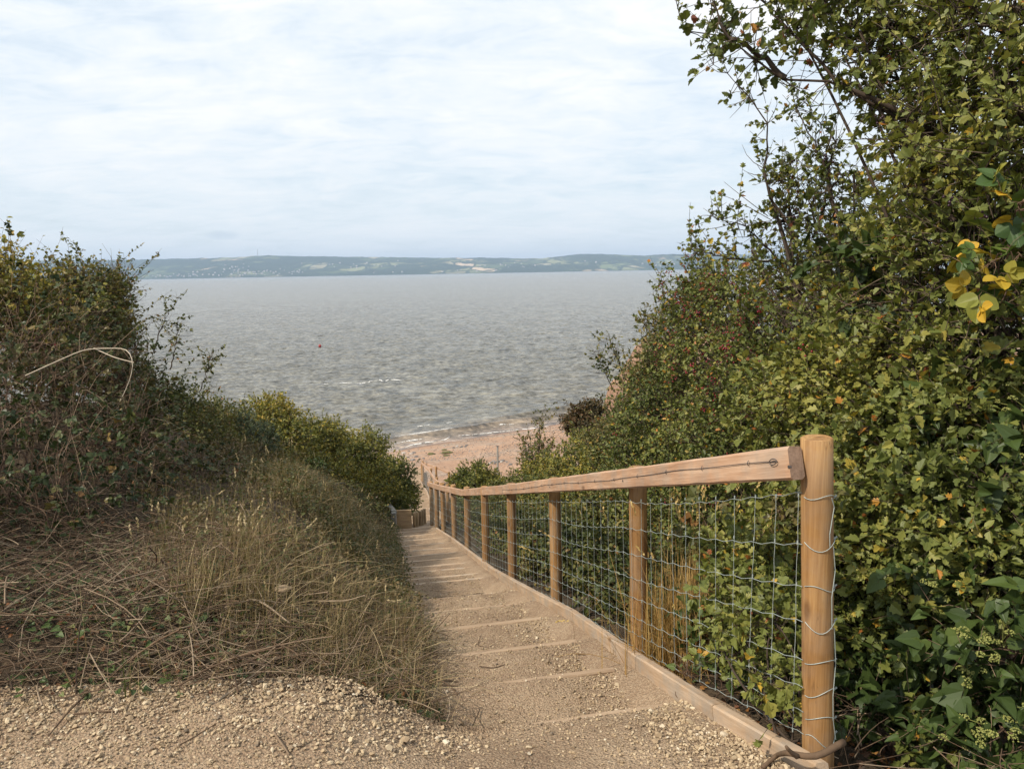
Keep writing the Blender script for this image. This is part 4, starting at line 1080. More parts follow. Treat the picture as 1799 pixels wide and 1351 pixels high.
def shrub(name, label, cat, base, blobs, n_twig, leaf='haw', size=0.035, mat='haw', per=9, twig_len=(.10, .28), up=0.35, tint=(0.45, 0.2), warm=0.04,
          berries=0, bare=0.0, stems=7, group=None, px=True, extra=None, stem_r=0.02, barkm='bark', droop=0.0, lo=0.35, cull=True, limb_r=0.006, shoots=0, shoot_len=(.3, .6), clumpy=0.22, berrymat='berry', part='foliage', ex_r=.010, ex_bare=.35):
    base = np.array(base, float)
    e = empty(name, tuple(base)); tag(e, label, cat, group)
    C = np.array([P(u, v, tt) if px else (u, v, tt) for (u, v, tt, r) in blobs]); Rr = np.array([q[3] for q in blobs], float)
    # stems from the base to the blob centres and beyond
    tgt = C.copy()
    if stems > len(C): 
        q, _ = shell_pts(stems - len(C), C, Rr * .8, .2); tgt = np.vstack([tgt, q])
    b0_ = base[None] + RNG.normal(size=(len(tgt), 3)) * np.array([.08, .08, 0])
    mid = (b0_ + tgt) / 2 + RNG.normal(size=tgt.shape) * 0.12 + np.array([0, 0, .12]) * np.linalg.norm(tgt - b0_, axis=1)[:, None]
    L1 = bez(b0_, mid, tgt, 14)
    if extra is not None:
        ex = []
        for pl in extra:
            pl = np.array(pl); cum = np.concatenate([[0], np.cumsum(np.linalg.norm(np.diff(pl, axis=0), axis=1))])
            ss = np.linspace(0, cum[-1], 14); ex.append(np.stack([np.interp(ss, cum, pl[:, j]) for j in range(3)], 1) + RNG.normal(size=(14, 3)) * .006)
        L1 = np.concatenate([L1, np.array(ex)])
    r1 = np.linspace(stem_r, stem_r * .35, 14)[None] * np.ones((len(L1), 1))
    if extra is not None: r1[-len(extra):] = np.linspace(ex_r, ex_r * .16, 14)[None]; L1[-len(extra):, 2:-1] += RNG.normal(size=(len(extra), 11, 3)) * .008
    # limbs
    n2 = max(12, n_twig // 14)
    q2, d2 = shell_pts(n2, C, Rr, .5)
    src = L1.reshape(-1, 3); nn = nearest(src, q2 - d2 * 0.35 * np.median(Rr)); a2 = src[nn]
    m2 = (a2 + q2) / 2 + RNG.normal(size=q2.shape) * .05 + np.array([0, 0, .06])
    L2 = bez(a2, m2, q2, 8); L2[:, 2:-1] += RNG.normal(size=(n2, 5, 3)) * 0.008
    r2 = np.linspace(limb_r, limb_r * .3, 8)[None] * np.ones((n2, 1))
    # twigs
    q3, d3 = shell_pts(n_twig, C, Rr, lo)
    src2 = np.concatenate([L2.reshape(-1, 3)] + ([L1[-len(extra):].reshape(-1, 3)] if extra is not None else []))
    nn = nearest(src2, q3)
    a3 = q3
    # pull twig starts towards the limb they belong to
    a3 = src2[nn] + (q3 - src2[nn]) * RNG.uniform(.5, 1.0, n_twig)[:, None]
    if extra is not None:
        ne = len(extra) * 62
        ee = L1[-len(extra):].reshape(-1, 3); kk = RNG.integers(0, len(ee), ne); kk = kk[(kk % 14) > 3]
        a3 = np.vstack([a3, ee[kk]]); d3 = np.vstack([d3, unit(RNG.normal(size=(len(kk), 3)))]); q3 = np.vstack([q3, ee[kk]])
    n3 = len(a3)
    dirs = unit(d3 * 0.8 + np.array([0, 0, up]) + RNG.normal(size=(n3, 3)) * .55)
    ln = RNG.uniform(*twig_len, n3)
    if shoots:
        ks = RNG.choice(np.where(d3[:, 2] > -0.1)[0], min(shoots, n3 // 2), replace=False); ln[ks] = RNG.uniform(*shoot_len, len(ks))
        dirs[ks] = unit(dirs[ks] + d3[ks] * .5 + np.array([0, 0, .5]))
    K3 = 4
    e3 = a3 + dirs * ln[:, None]
    m3 = (a3 + e3) / 2 + RNG.normal(size=a3.shape) * (ln * .15)[:, None] + np.array([0, 0, 1.0]) * (droop * ln)[:, None]
    L3 = bez(a3, m3, e3, K3)
    r3 = np.linspace(limb_r * .38, limb_r * .14, K3)[None] * np.ones((n3, 1))
    wv = [tubes_np(L1, r1, 6, 0.3), tubes_np(L2, r2, 4, RNG.random(n2) * .6)]
    wv.append(tubes_np(L3, r3, 3, RNG.random(n3)))
    # connect twigs to limbs
    v, i, l, tt = join_np(wv)
    mesh_np('branches', v, i, l, M[barkm], e, tt, smooth=True, origin=base)
    # leaves along the twigs
    leafy = RNG.random(n3) > np.where(np.arange(n3) >= n_twig, ex_bare, bare)
    cn = np.clip(tint[0] + clumpy * np.sin(a3[:, 0] * 3.1 + a3[:, 2] * 2.7) * np.cos(a3[:, 1] * 2.3 + a3[:, 2] * 3.9) * 1.2, 0, 1)
    nl = np.where(leafy, np.maximum(2, (per * ln / np.mean(twig_len)).astype(int)), 0)
    nl = np.minimum(nl, per * 3)
    tw = np.repeat(np.arange(n3), nl)
    f = RNG.uniform(.12, 1.0, len(tw))
    A_, B_, Cc = L3[tw, 0], m3[tw], L3[tw, -1]
    ps = (1 - f)[:, None] ** 2 * A_ + (2 * (1 - f) * f)[:, None] * B_ + (f ** 2)[:, None] * Cc
    td = unit(Cc - A_)
    rnd = RNG.normal(size=(len(tw), 3))
    Yd = unit(td * .45 + unit(rnd) * .85 + np.array([0, 0, -droop * .6]) + d3[tw] * .25)
    Zn = unit(np.array([0, 0, .8]) + RNG.normal(size=(len(tw), 3)) * .55 + d3[tw] * .45)
    Zn = unit(Zn - (Zn * Yd).sum(1)[:, None] * Yd); Xd = np.cross(Yd, Zn)
    sz = size * np.clip(RNG.lognormal(-.03, .30, len(tw)), .45, 1.6)
    tn = np.clip(cn[tw] + RNG.normal(size=len(tw)) * tint[1], 0, 0.86)
    hot = RNG.random(len(tw)) < warm; tn = np.where(hot, RNG.uniform(.88, 1.0, len(tw)), tn)
    if leaf == 'gorse':
        parts = stamp((np.array([(-.06, 0, 0), (.06, 0, 0), (0, 1, 0)]), [(0, 1, 2)]), ps, Xd, Yd, Zn, sz, tn)
    else:
        if leaf == 'haw':
            kind_ = RNG.choice(4, len(tw), p=[.34, .30, .22, .14]); L_ = []
            for q_, tp_ in enumerate((LEAF_HAW, LEAF_HAW2, LEAF_HAW3, LEAF_OVAL)):
                mk = kind_ == q_
                L_.append(stamp(tp_, ps[mk], Xd[mk] * RNG.uniform(.75, 1.25, mk.sum())[:, None], Yd[mk], Zn[mk], sz[mk] * (1, 1.08, .9, .8)[q_], tn[mk]))
            parts = join_np(L_)
        else:
            parts = stamp(TPL[leaf], ps, Xd * RNG.uniform(.8, 1.2, len(tw))[:, None], Yd, Zn, sz, tn)
    mesh_np(part, parts[0], parts[1], parts[2], M[mat], e, parts[3], origin=base)
    if berries:
        cd = unit(np.array([0, 0, CAMZ]) - a3); fc = np.where((d3 * cd).sum(1) > .15)[0]; kb = RNG.choice(fc, berries); nb_ = 6
        pb_ = np.repeat(L3[kb, 2] + cd[kb] * .03, nb_, 0) + RNG.normal(size=(berries * nb_, 3)) * np.array([.02, .02, .018]) + np.array([0, 0, -.012])
        X, Y, Z = rand_frames(len(pb_)); bb = stamp((IV, IF), pb_, X, Y, Z, RNG.uniform(.0055, .0085, len(pb_)), 0.5)
        tag(mesh_np('berries', bb[0], bb[1], bb[2], M[berrymat], e, bb[3], smooth=True, origin=base), kind='stuff')
    return e
def gbase(x, y): return (x, y, float(gz(x, y)) - .03)

# ------------------------------------------------------------------ right bank
haw_br = [
    [P(1760, 640, 3.3), P(1690, 330, 3.4), P(1640, 232, 3.5), P(1540, 195, 3.55), P(1462, 140, 3.6), P(1380, 140, 3.62), P(1290, 78, 3.65), P(1255, 62, 3.66), P(1205, 58, 3.68)],
    [P(1640, 232, 3.5), P(1560, 190, 3.5), P(1480, 150, 3.55), P(1430, 95, 3.6), P(1395, 60, 3.6), P(1345, 20, 3.65), P(1320, -20, 3.66)],
    [P(1380, 140, 3.62), P(1330, 95, 3.6), P(1275, 65, 3.6), P(1258, 30, 3.6), P(1248, -5, 3.6)],
    [P(1420, 60, 3.7), P(1437, 30, 3.7), P(1445, -30, 3.7)],
    [P(1700, 420, 3.2), P(1600, 300, 3.4), P(1560, 215, 3.5), P(1530, 120, 3.6), P(1500, -20, 3.7)]]
shrub('hawthorn_tree', 'tall hawthorn tree at the right edge of the photo with branches reaching over the sky', 'tree', gbase(2.35, 3.0),
      [(1660, 90, 3.6, .34), (1770, 60, 3.3, .42), (1620, -60, 3.8, .38), (1520, 20, 3.8, .13), (1455, 10, 3.7, .13), (1395, 45, 3.7, .09), (1545, 140, 3.7, .12), (1480, 95, 3.7, .09), (1560, 60, 3.7, .14), (1720, 250, 3.4, .40), (1820, 260, 3.1, .5), (1640, 250, 3.7, .20), (1780, 450, 3.1, .42), (1670, 400, 3.6, .34), (1600, 370, 3.9, .14), (1760, 620, 3.1, .38), (1660, 560, 3.5, .38)],
      3500, 'haw', .036, 'haw', per=7, tint=(.50, .2), warm=.03, stems=16, extra=haw_br, stem_r=.013, limb_r=.008, bare=.16, ex_r=.015, shoots=110, shoot_len=(.25, .45), berries=14, berrymat='berrydark', twig_len=(.09, .24), lo=.3)
shrub('hawthorn_bush', 'hawthorn bush with bare twigs and dark berries against the sky beside the tall tree', 'bush', gbase(2.3, 4.9),
      [(1475, 430, 5.0, .20), (1540, 460, 4.6, .33), (1425, 360, 5.2, .14), (1385, 320, 5.2, .10), (1500, 340, 4.9, .13), (1340, 300, 5.2, .06), (1450, 270, 5.0, .08), (1370, 390, 5.2, .12), (1440, 520, 5.2, .33), (1375, 490, 5.6, .14), (1510, 590, 4.5, .42), (1320, 440, 5.7, .05)],
      2100, 'haw', .035, 'haw', per=6, tint=(.48, .22), warm=.05, stems=16, bare=.32, shoots=170, shoot_len=(.25, .5), limb_r=.0085, stem_r=.02, twig_len=(.09, .24), berries=22, berrymat='berrydark',
      extra=[[P(1400, 420, 5.1), P(1345, 320, 5.1), P(1348, 215, 5.1), P(1310, 165, 5.1), P(1255, 115, 5.1)], [P(1480, 420, 4.9), P(1450, 290, 4.9), P(1400, 190, 4.9), P(1380, 150, 4.9)], [P(1430, 420, 5.1), P(1470, 250, 5.1), P(1400, 170, 5.1)], [P(1380, 470, 5.5), P(1310, 400, 5.5), P(1250, 380, 5.5)], [P(1360, 460, 5.5), P(1300, 455, 5.5), P(1215, 440, 5.5)]])
shrub('hawthorn_bush', 'hawthorn bush crowded with red berries above the far end of the hedge', 'bush', gbase(2.4, 7.5),
      [(1230, 545, 7.6, .30), (1200, 530, 8.0, .18), (1290, 520, 7.0, .34), (1350, 600, 6.0, .42), (1260, 640, 7.2, .52), (1190, 615, 8.2, .26), (1340, 700, 5.8, .5), (1230, 500, 7.6, .16)],
      3900, 'haw', .031, 'haw', per=7, tint=(.42, .22), warm=.07, stems=12, bare=.1, shoots=90, shoot_len=(.25, .45), berries=230, limb_r=.006, twig_len=(.1, .25),
      extra=[[P(1200, 600, 8.0), P(1170, 540, 8.0), P(1160, 480, 8.0)], [P(1240, 560, 7.6), P(1230, 500, 7.6), P(1218, 455, 7.6)], [P(1300, 560, 7), P(1260, 480, 7), P(1215, 440, 7)]])
shrub('hawthorn_bush', 'wide light green hawthorn bush filling the hedge directly behind the nearest fence post', 'bush', gbase(2.2, 3.9),
      [(1500, 700, 4.1, .40), (1600, 700, 3.7, .40), (1420, 720, 4.6, .42), (1560, 840, 3.7, .38), (1450, 850, 4.2, .36), (1650, 800, 3.3, .35), (1580, 980, 3.4, .33), (1500, 980, 3.7, .30), (1660, 920, 3.2, .3)],
      5000, 'haw', .034, 'haw', per=8, tint=(.56, .18), warm=.03, stems=14, shoots=30, twig_len=(.1, .25), berries=12)
shrub('hawthorn_bush', 'low spreading hawthorn growth mixed with ivy just right of the nearest post', 'bush', gbase(1.9, 3.1),
      [(1540, 900, 3.2, .16), (1560, 1010, 3.1, .17), (1530, 1100, 3.1, .16), (1620, 1050, 3.0, .16), (1660, 880, 2.95, .18), (1580, 780, 3.3, .18), (1740, 1000, 2.75, .14), (1690, 720, 3.0, .15), (1640, 1300, 2.7, .08), (1700, 930, 2.85, .16), (1640, 970, 2.95, .15), (1600, 1120, 3.0, .12), (1750, 860, 2.75, .12)],
      2200, 'haw', .033, 'haw', per=7, tint=(.56, .2), warm=.05, stems=12, twig_len=(.08, .2), stem_r=.009, limb_r=.004, shoots=10, lo=.2)
shrub('hawthorn_bush', 'hawthorn bush of small olive leaves in the middle of the right hedge above the rail', 'bush', gbase(2.2, 6.0),
      [(1330, 760, 5.6, .42), (1250, 780, 6.4, .48), (1180, 740, 7.6, .55), (1400, 840, 4.9, .35), (1300, 870, 5.4, .38), (1200, 860, 6.6, .45), (1130, 830, 8.0, .50), (1250, 950, 5.4, .34), (1380, 950, 4.6, .3), (1150, 940, 7.0, .35)],
      4600, 'oval', .026, 'haw', per=10, tint=(.36, .22), warm=.05, stems=12, shoots=40, twig_len=(.1, .26), berries=20)
shrub('blackthorn_bush', 'reddish green shrub with tall leafy shoots standing against the water, below the berry bush', 'bush', gbase(2.0, 11.0),
      [(1160, 680, 9.5, .40), (1145, 700, 10.5, .38), (1165, 630, 9.6, .28), (1115, 745, 12.0, .45), (1085, 785, 13.0, .50), (1135, 790, 11.0, .52), (1165, 575, 9.6, .16)],
      3200, 'oval', .034, 'haw_far', per=9, tint=(.5, .28), warm=.06, stems=12, shoots=120, shoot_len=(.3, .65), twig_len=(.12, .3), limb_r=.008,
      extra=[[P(1100, 680, 11), P(1085, 630, 11), P(1070, 590, 11)], [P(1080, 690, 11), P(1060, 650, 11), P(1045, 620, 11)], [P(1150, 620, 9.8), P(1135, 580, 9.8), P(1130, 548, 9.8)]])
shrub('green_scrub', 'dense green scrub behind the fence rail where the right hedge drops toward the beach', 'bush', gbase(1.0, 15.5),
      [(1015, 830, 15, .58), (970, 840, 16, .60), (1060, 840, 13, .60), (950, 880, 14, .5), (1000, 890, 12, .45), (1060, 900, 10.5, .42), (1110, 880, 9, .42), (930, 850, 17, .45), (1025, 785, 17, .40)],
      3600, 'oval', .040, 'gold', per=9, tint=(.34, .25), warm=.03, stems=12, shoots=60, shoot_len=(.25, .5), twig_len=(.14, .32))
shrub('brown_bush', 'dark brownish bush leaning out over the sand at the top of the beach', 'bush', gbase(2.4, 24.0),
      [(1022, 738, 23, .42), (1008, 745, 23.5, .30), (1040, 725, 23, .35), (1045, 760, 22, .4)],
      1100, 'simple', .075, 'brown', per=8, tint=(.40, .3), warm=.05, stems=9, twig_len=(.15, .32), shoots=20)
shrub('hawthorn_sapling', 'spindly red leaved sapling sticking up in front of the beach beside the rail', 'sapling', gbase(.4, 17),
      [(945, 790, 17.5, .26), (935, 805, 17.5, .3), (965, 790, 17.5, .2), (948, 745, 17.5, .12), (955, 830, 17, .4)],
      420, 'simple', .055, 'haw_far', per=6, tint=(.55, .35), warm=.15, stems=8, shoots=45, shoot_len=(.3, .7), bare=.25, limb_r=.009,
      extra=[[P(955, 850, 17.5), P(948, 790, 17.5), P(947, 740, 17.5), P(955, 722, 17.5)], [P(935, 840, 17.5), P(925, 800, 17.5), P(915, 770, 17.5)]])
shrub('round_bush', 'round green bush alone at the foot of the slope by the marker pole', 'bush', gbase(-1.1, 26.5),
      [(835, 842, 27, .66), (812, 850, 27, .48), (855, 848, 27, .46), (835, 862, 26.5, .7), (880, 862, 26, .5)],
      1900, 'simple', .07, 'gold', per=9, tint=(.25, .2), warm=.02, stems=9, twig_len=(.14, .28), shoots=14)
# low growth right behind the fence
low = [('low green scrub at the foot of the second and third posts', [(1190, 1060, 4.9, .26), (1090, 1000, 6.2, .34), (1040, 980, 7.4, .36), (1130, 1040, 5.6, .30), (1080, 930, 7.6, .36)], 1700, gbase(1.2, 5.7)),
       ('low green scrub behind the middle posts of the near fence', [(1000, 960, 9.0, .42), (960, 940, 10.5, .45), (930, 930, 12.5, .5), (1000, 930, 11, .4), (950, 980, 9.2, .32)], 1700, gbase(.8, 9.5)),
       ('low green scrub behind the far posts of the near fence', [(890, 905, 15, .5), (860, 900, 17, .5), (905, 935, 13, .45), (840, 895, 20, .55), (870, 940, 14, .4), (830, 905, 18.5, .45)], 1600, gbase(-.2, 15.5))]
for lb, bl, n, bs in low:
    shrub('low_scrub', lb, 'bush', bs, bl, n, 'oval', .036, 'haw_far', per=9, tint=(.35, .25), warm=.06, stems=8, shoots=20, twig_len=(.12, .28))
shrub('hawthorn_seedling', 'bright green hawthorn seedling poking through the netting beside the nearest post', 'seedling', P(1390, 1290, 2.75),
      [(1385, 1215, 2.66, .055), (1345, 1190, 2.75, .06), (1370, 1260, 2.58, .035), (1310, 1110, 3.05, .10), (1360, 1090, 2.9, .08), (1290, 1060, 3.2, .09)],
      230, 'haw', .032, 'haw', per=6, tint=(.62, .12), warm=.03, stems=9, twig_len=(.07, .17), stem_r=.006, limb_r=.0035, shoots=0, lo=.1)
shrub('hawthorn_seedling', 'low hawthorn growth with darker leaves on the ground between the first two posts', 'seedling', P(1270, 1200, 3.3),
      [(1300, 1150, 3.3, .12), (1340, 1010, 3.4, .2), (1310, 980, 4.0, .22), (1400, 1080, 3.1, .16)],
      620, 'haw', .034, 'haw', per=7, tint=(.45, .18), warm=.04, stems=9, twig_len=(.08, .2), stem_r=.006, limb_r=.0035, lo=.15)

def ivy(name, label, blobs, n, size, base, per=5, group=None, umb=0, tint=(.4, .2), sr=.008):
    e = shrub(name, label, 'ivy', base, blobs, n, 'ivy', size, 'ivy', per=per, tint=tint, warm=0.0, stems=8, twig_len=(.1, .22), droop=.5, up=0.0, stem_r=sr, limb_r=min(.004, sr), lo=.45, barkm='twigred')
    if umb:
        C = np.array([P(u, v, tt) for (u, v, tt, r) in blobs]); Rr = np.array([q[3] for q in blobs])
        cam_dir = unit(np.array([0, 0, CAMZ]) - C)
        parts = []; wires = []
        for k in range(umb):
            b_ = RNG.choice(len(C)); d = unit(cam_dir[b_] + RNG.normal(size=3) * .55 + np.array([-.2, 0, .15])); c0 = C[b_] + d * Rr[b_] * RNG.uniform(.95, 1.12)
            for h in range(RNG.integers(2, 5)):
                cc = c0 + RNG.normal(size=3) * .022; ns = 26
                dd = unit(RNG.normal(size=(ns, 3))); dd[:, 2] = np.abs(dd[:, 2]) * .8 - .1; pp = cc + dd * .0145
                X, Y, Z = rand_frames(ns); parts.append(stamp((IV, IF), pp, X, Y, Z, RNG.uniform(.0022, .0034, ns), RNG.random(ns)))
                wires.append(np.stack([c0 - d * .05, (c0 + cc) / 2 - d * .02, cc]))
        v, i, l, tt = join_np(parts); mesh_np('flower_head', v, i, l, M['umbel'], e, tt, origin=base, kind='stuff')
        wv = np.array(wires); v, i, l, tt = tubes_np(wv, np.full(wv.shape[:2], .0012), 3, .9); mesh_np('flower_stalks', v, i, l, M['umbel'], e, tt, origin=base, kind='stuff')
    return e
ivy('ivy_plant', 'large glossy ivy with pale flower heads in the bottom right corner', [(1700, 1110, 2.75, .22), (1780, 1160, 2.6, .22), (1660, 1220, 2.75, .16), (1760, 1280, 2.5, .16), (1600, 1180, 3.0, .12), (1700, 960, 3.0, .18)], 240, .058, gbase(2.0, 2.6), per=6, umb=30)
ivy('ivy_plant', 'ivy with long dark leaves at the right edge, level with the post top', [(1740, 820, 2.9, .2), (1790, 900, 2.8, .2), (1700, 760, 3.1, .16), (1790, 720, 2.9, .16)], 120, .058, gbase(2.1, 2.9), per=6, umb=18)
ivy('ivy_plant', 'small dark ivy clump hanging in the upper hedge, left of the turning bramble leaves', [(1500, 470, 3.75, .09), (1520, 520, 3.7, .07), (1480, 530, 3.8, .07)], 24, .060, P(1560, 620, 3.9), per=6, umb=6, tint=(.25, .15))
ivy('ivy_plant', 'dark ivy carpet on the ground under the hedge between the first posts', [(1500, 1150, 3.2, .2), (1540, 1260, 2.9, .12), (1380, 1180, 3.2, .12), (1250, 1120, 3.9, .14), (1460, 1060, 3.5, .2)], 330, .045, gbase(1.6, 3.1), per=6, umb=6, tint=(.35, .2))
shrub('bramble_bush', 'bramble with large green and yellow leaves high at the right edge of the photo', 'bramble', P(1790, 560, 2.9),
      [(1770, 430, 2.65, .10), (1730, 480, 2.7, .09), (1790, 370, 2.6, .08), (1760, 530, 2.7, .07)], 24, 'big', .052, 'bigleaf', per=2, tint=(.4, .3), warm=.22, stems=6, twig_len=(.08, .16), stem_r=.004, limb_r=.003, droop=.3, barkm='twigred')
shrub('bramble_bush', 'small bramble with round mid green leaves behind the top netting strand near the first post', 'bramble', gbase(1.5, 3.6),
      [(1380, 905, 3.4, .10), (1340, 930, 3.5, .08), (1450, 900, 3.1, .07), (1240, 920, 4.3, .14)], 40, 'bra', .038, 'bramble', per=4, tint=(.55, .15), warm=.02, stems=6, twig_len=(.08, .2), stem_r=.004, limb_r=.003, barkm='twigred')
ivy('ivy_plant', 'small ivy sprig leaning over the edging board below the second post', [(1208, 1185, 3.4, .02)], 6, .036, P(1222, 1215, 3.4), per=3, sr=.0018)

# ------------------------------------------------------------------ left bank
shrub('hawthorn_bush', 'tallest scrub on the left skyline with yellow green leaves at its top', 'bush', gbase(-5.0, 8.3),
      [(150, 520, 8.6, .40), (110, 540, 8.4, .38), (175, 530, 9.0, .32), (140, 580, 8.2, .45), (60, 540, 8.2, .32), (185, 585, 9.0, .32)],
      2600, 'oval', .034, 'haw_far', per=8, tint=(.5, .25), warm=.06, stems=14, bare=.18, shoots=110, shoot_len=(.3, .65), limb_r=.007, twig_len=(.12, .3))
shrub('blackthorn_bush', 'nearly leafless dark thorny bush at the edge of the left skyline against the water', 'bush', gbase(-4.9, 9.6),
      [(200, 505, 10, .20), (200, 545, 10, .22), (180, 585, 9.8, .30), (195, 615, 10, .26)],
      1300, 'oval', .022, 'brown', per=4, tint=(.4, .25), warm=.02, stems=14, bare=.5, shoots=130, shoot_len=(.25, .5), limb_r=.009, twig_len=(.12, .32), up=.7)
shrub('hawthorn_bush', 'thin twigged bush with yellow and russet leaves at the far left of the skyline', 'bush', gbase(-5.0, 6.2),
      [(15, 530, 6.6, .36), (50, 575, 6.6, .4), (-60, 510, 6.4, .42), (5, 450, 6.8, .09)],
      1300, 'oval', .032, 'gold', per=7, tint=(.45, .3), warm=.12, stems=10, bare=.25, shoots=70, shoot_len=(.3, .55), berries=20)
shrub('bramble_thicket', 'dark tangled bramble thicket at the left edge of the photo above the cut stems', 'bramble', gbase(-3.6, 5.0),
      [(60, 700, 5.6, .55), (-80, 650, 5.3, .6), (60, 840, 5.0, .45), (-60, 820, 4.8, .45), (170, 780, 5.8, .5), (60, 600, 6.3, .5), (200, 880, 5.4, .36), (90, 930, 4.7, .3), (20, 650, 7.6, .6), (-60, 720, 7.2, .6), (-1060, 720, 2.75, .75), (-850, 640, 3.4, .8), (-600, 600, 4.2, .8)],  # far left blobs stand out of view, added to shade the cut stems
      3900, 'bra', .030, 'bramble', per=4, tint=(.42, .25), warm=.04, stems=24, bare=.5, shoots=260, shoot_len=(.3, .8), twig_len=(.15, .4), barkm='twigred', droop=.35, limb_r=.006, stem_r=.009)
shrub('bramble_thicket', 'bramble thicket of greenish leaves in the middle of the left bank', 'bramble', gbase(-3.6, 7.4),
      [(165, 670, 7.2, .45), (215, 735, 7.6, .42), (110, 625, 7.4, .40), (270, 815, 7.6, .42), (220, 820, 6.6, .45), (340, 865, 7.4, .38), (190, 650, 8.8, .28)],
      2500, 'bra', .030, 'bramble', per=4, tint=(.55, .25), warm=.05, stems=18, bare=.42, shoots=170, shoot_len=(.25, .5), twig_len=(.12, .3), barkm='twigred', droop=.35, limb_r=.006)
shrub('green_scrub', 'deep green leafy scrub on the brow of the left bank above the water line', 'bush', gbase(-4.7, 10.8),
      [(235, 690, 10.4, .36), (285, 738, 10.8, .36), (315, 785, 10.5, .46), (240, 650, 10.6, .2), (355, 760, 12, .36), (380, 810, 11, .5), (300, 690, 11, .18), (335, 725, 11.5, .30), (370, 745, 12.4, .34)],
      3000, 'oval', .034, 'haw_far', per=9, tint=(.40, .25), warm=.06, stems=10, shoots=90, shoot_len=(.3, .7), limb_r=.007,
      extra=[[P(300, 650, 11), P(310, 600, 11), P(312, 560, 11)], [P(350, 690, 11.5), P(365, 650, 11.5), P(372, 620, 11.5)], [P(270, 620, 11), P(285, 570, 11), P(312, 525, 11)]])
shrub('green_scrub', 'olive scrub with a fuzzy top just right of the deep green scrub', 'bush', gbase(-5.0, 13.5),
      [(390, 765, 13.5, .42), (420, 800, 13.2, .55), (400, 735, 13.8, .26), (375, 735, 13.2, .24), (470, 830, 12.8, .55), (400, 850, 12, .5), (500, 860, 12.6, .4)],
      2400, 'oval', .036, 'haw_far', per=8, tint=(.55, .25), warm=.08, stems=10, shoots=70, shoot_len=(.25, .5))
shrub('gorse_bush', 'dark blue green gorse patch among the yellow scrub of the left bank', 'gorse', gbase(-4.2, 12.5),
      [(450, 762, 12.6, .15), (430, 742, 12.8, .10), (468, 780, 12.4, .14), (445, 795, 12.3, .10)],
      420, 'gorse', .06, 'gorse', per=18, tint=(.5, .3), stems=6, up=.8, twig_len=(.12, .25), warm=0)
shrub('golden_bush', 'rounded yellow green bush standing highest in the lower left bank', 'bush', gbase(-5.2, 15.2),
      [(462, 745, 15.5, .62), (485, 735, 15.8, .45), (440, 770, 15, .5), (505, 775, 15.2, .55)],
      2100, 'simple', .048, 'gold', per=9, tint=(.52, .25), warm=.05, stems=9, twig_len=(.12, .26), shoots=30, shoot_len=(.2, .35))
shrub('golden_bush', 'olive bush with brownish top between the golden bush and the beach bushes', 'bush', gbase(-4.6, 17.2),
      [(555, 790, 17.5, .78), (530, 770, 17, .5), (575, 765, 17.8, .4), (520, 820, 16, .6), (560, 850, 16, .6)],
      2500, 'simple', .05, 'gold', per=9, tint=(.38, .25), warm=.05, stems=9, twig_len=(.14, .3), shoots=50, shoot_len=(.2, .45))
shrub('golden_bush', 'broad green bush in the lower part of the left bank behind the grassy verge', 'bush', gbase(-4.2, 19.4),
      [(625, 805, 19.5, .82), (600, 800, 19, .6), (650, 790, 20, .5), (610, 860, 18, .7), (655, 850, 19, .7)],
      2700, 'simple', .052, 'gold', per=9, tint=(.36, .22), warm=.03, stems=9, twig_len=(.14, .3), shoots=50, shoot_len=(.2, .4))
shrub('green_bush', 'dark green bush at the end of the left bank, overhanging the lower path', 'bush', gbase(-3.7, 20.8),
      [(690, 845, 21, .62), (705, 870, 21, .50), (675, 830, 21.5, .5), (715, 888, 20.5, .28), (690, 890, 19.5, .45)],
      2200, 'simple', .055, 'gold', per=9, tint=(.18, .18), warm=.02, stems=9, twig_len=(.13, .26), shoots=20)
shrub('ivy_stump', 'dark ivy covered stump in the lower left bank', 'stump', gbase(-3.9, 13.8),
      [(548, 838, 14.2, .24), (540, 870, 13.8, .26), (555, 822, 14.3, .14)], 500, 'oval', .04, 'ivy', per=8, tint=(.2, .2), warm=0, stems=5, twig_len=(.08, .2))
shrub('low_scrub', 'low brambly scrub between the grassy verge and the golden bushes', 'bush', gbase(-3.0, 12),
      [(600, 900, 14.5, .5), (540, 900, 12.5, .45), (470, 890, 10.5, .5), (640, 905, 16, .5), (430, 900, 9, .4), (380, 930, 7.5, .35), (660, 920, 17, .35)],
      2300, 'oval', .034, 'haw_far', per=7, tint=(.5, .3), warm=.1, stems=9, bare=.2, shoots=40)
shrub('withered_scrub', 'low withered brown scrub on the slope between the bramble thicket and the verge grass', 'bush', gbase(-2.9, 8.0),
      [(390, 870, 8.2, .36), (470, 880, 9.2, .36), (340, 900, 7.0, .34), (520, 910, 9.8, .34), (570, 930, 10, .26), (430, 930, 7.4, .24), (610, 930, 12, .30), (650, 925, 14, .28), (300, 930, 6.0, .28), (420, 820, 10, .4), (330, 830, 8.3, .36), (390, 825, 9.2, .36), (250, 900, 6.2, .28)],
      3200, 'oval', .027, 'weedleaf', per=6, tint=(.55, .25), warm=.02, stems=12, bare=.3, shoots=120, shoot_len=(.2, .4), twig_len=(.1, .26), barkm='twigred', limb_r=.005)
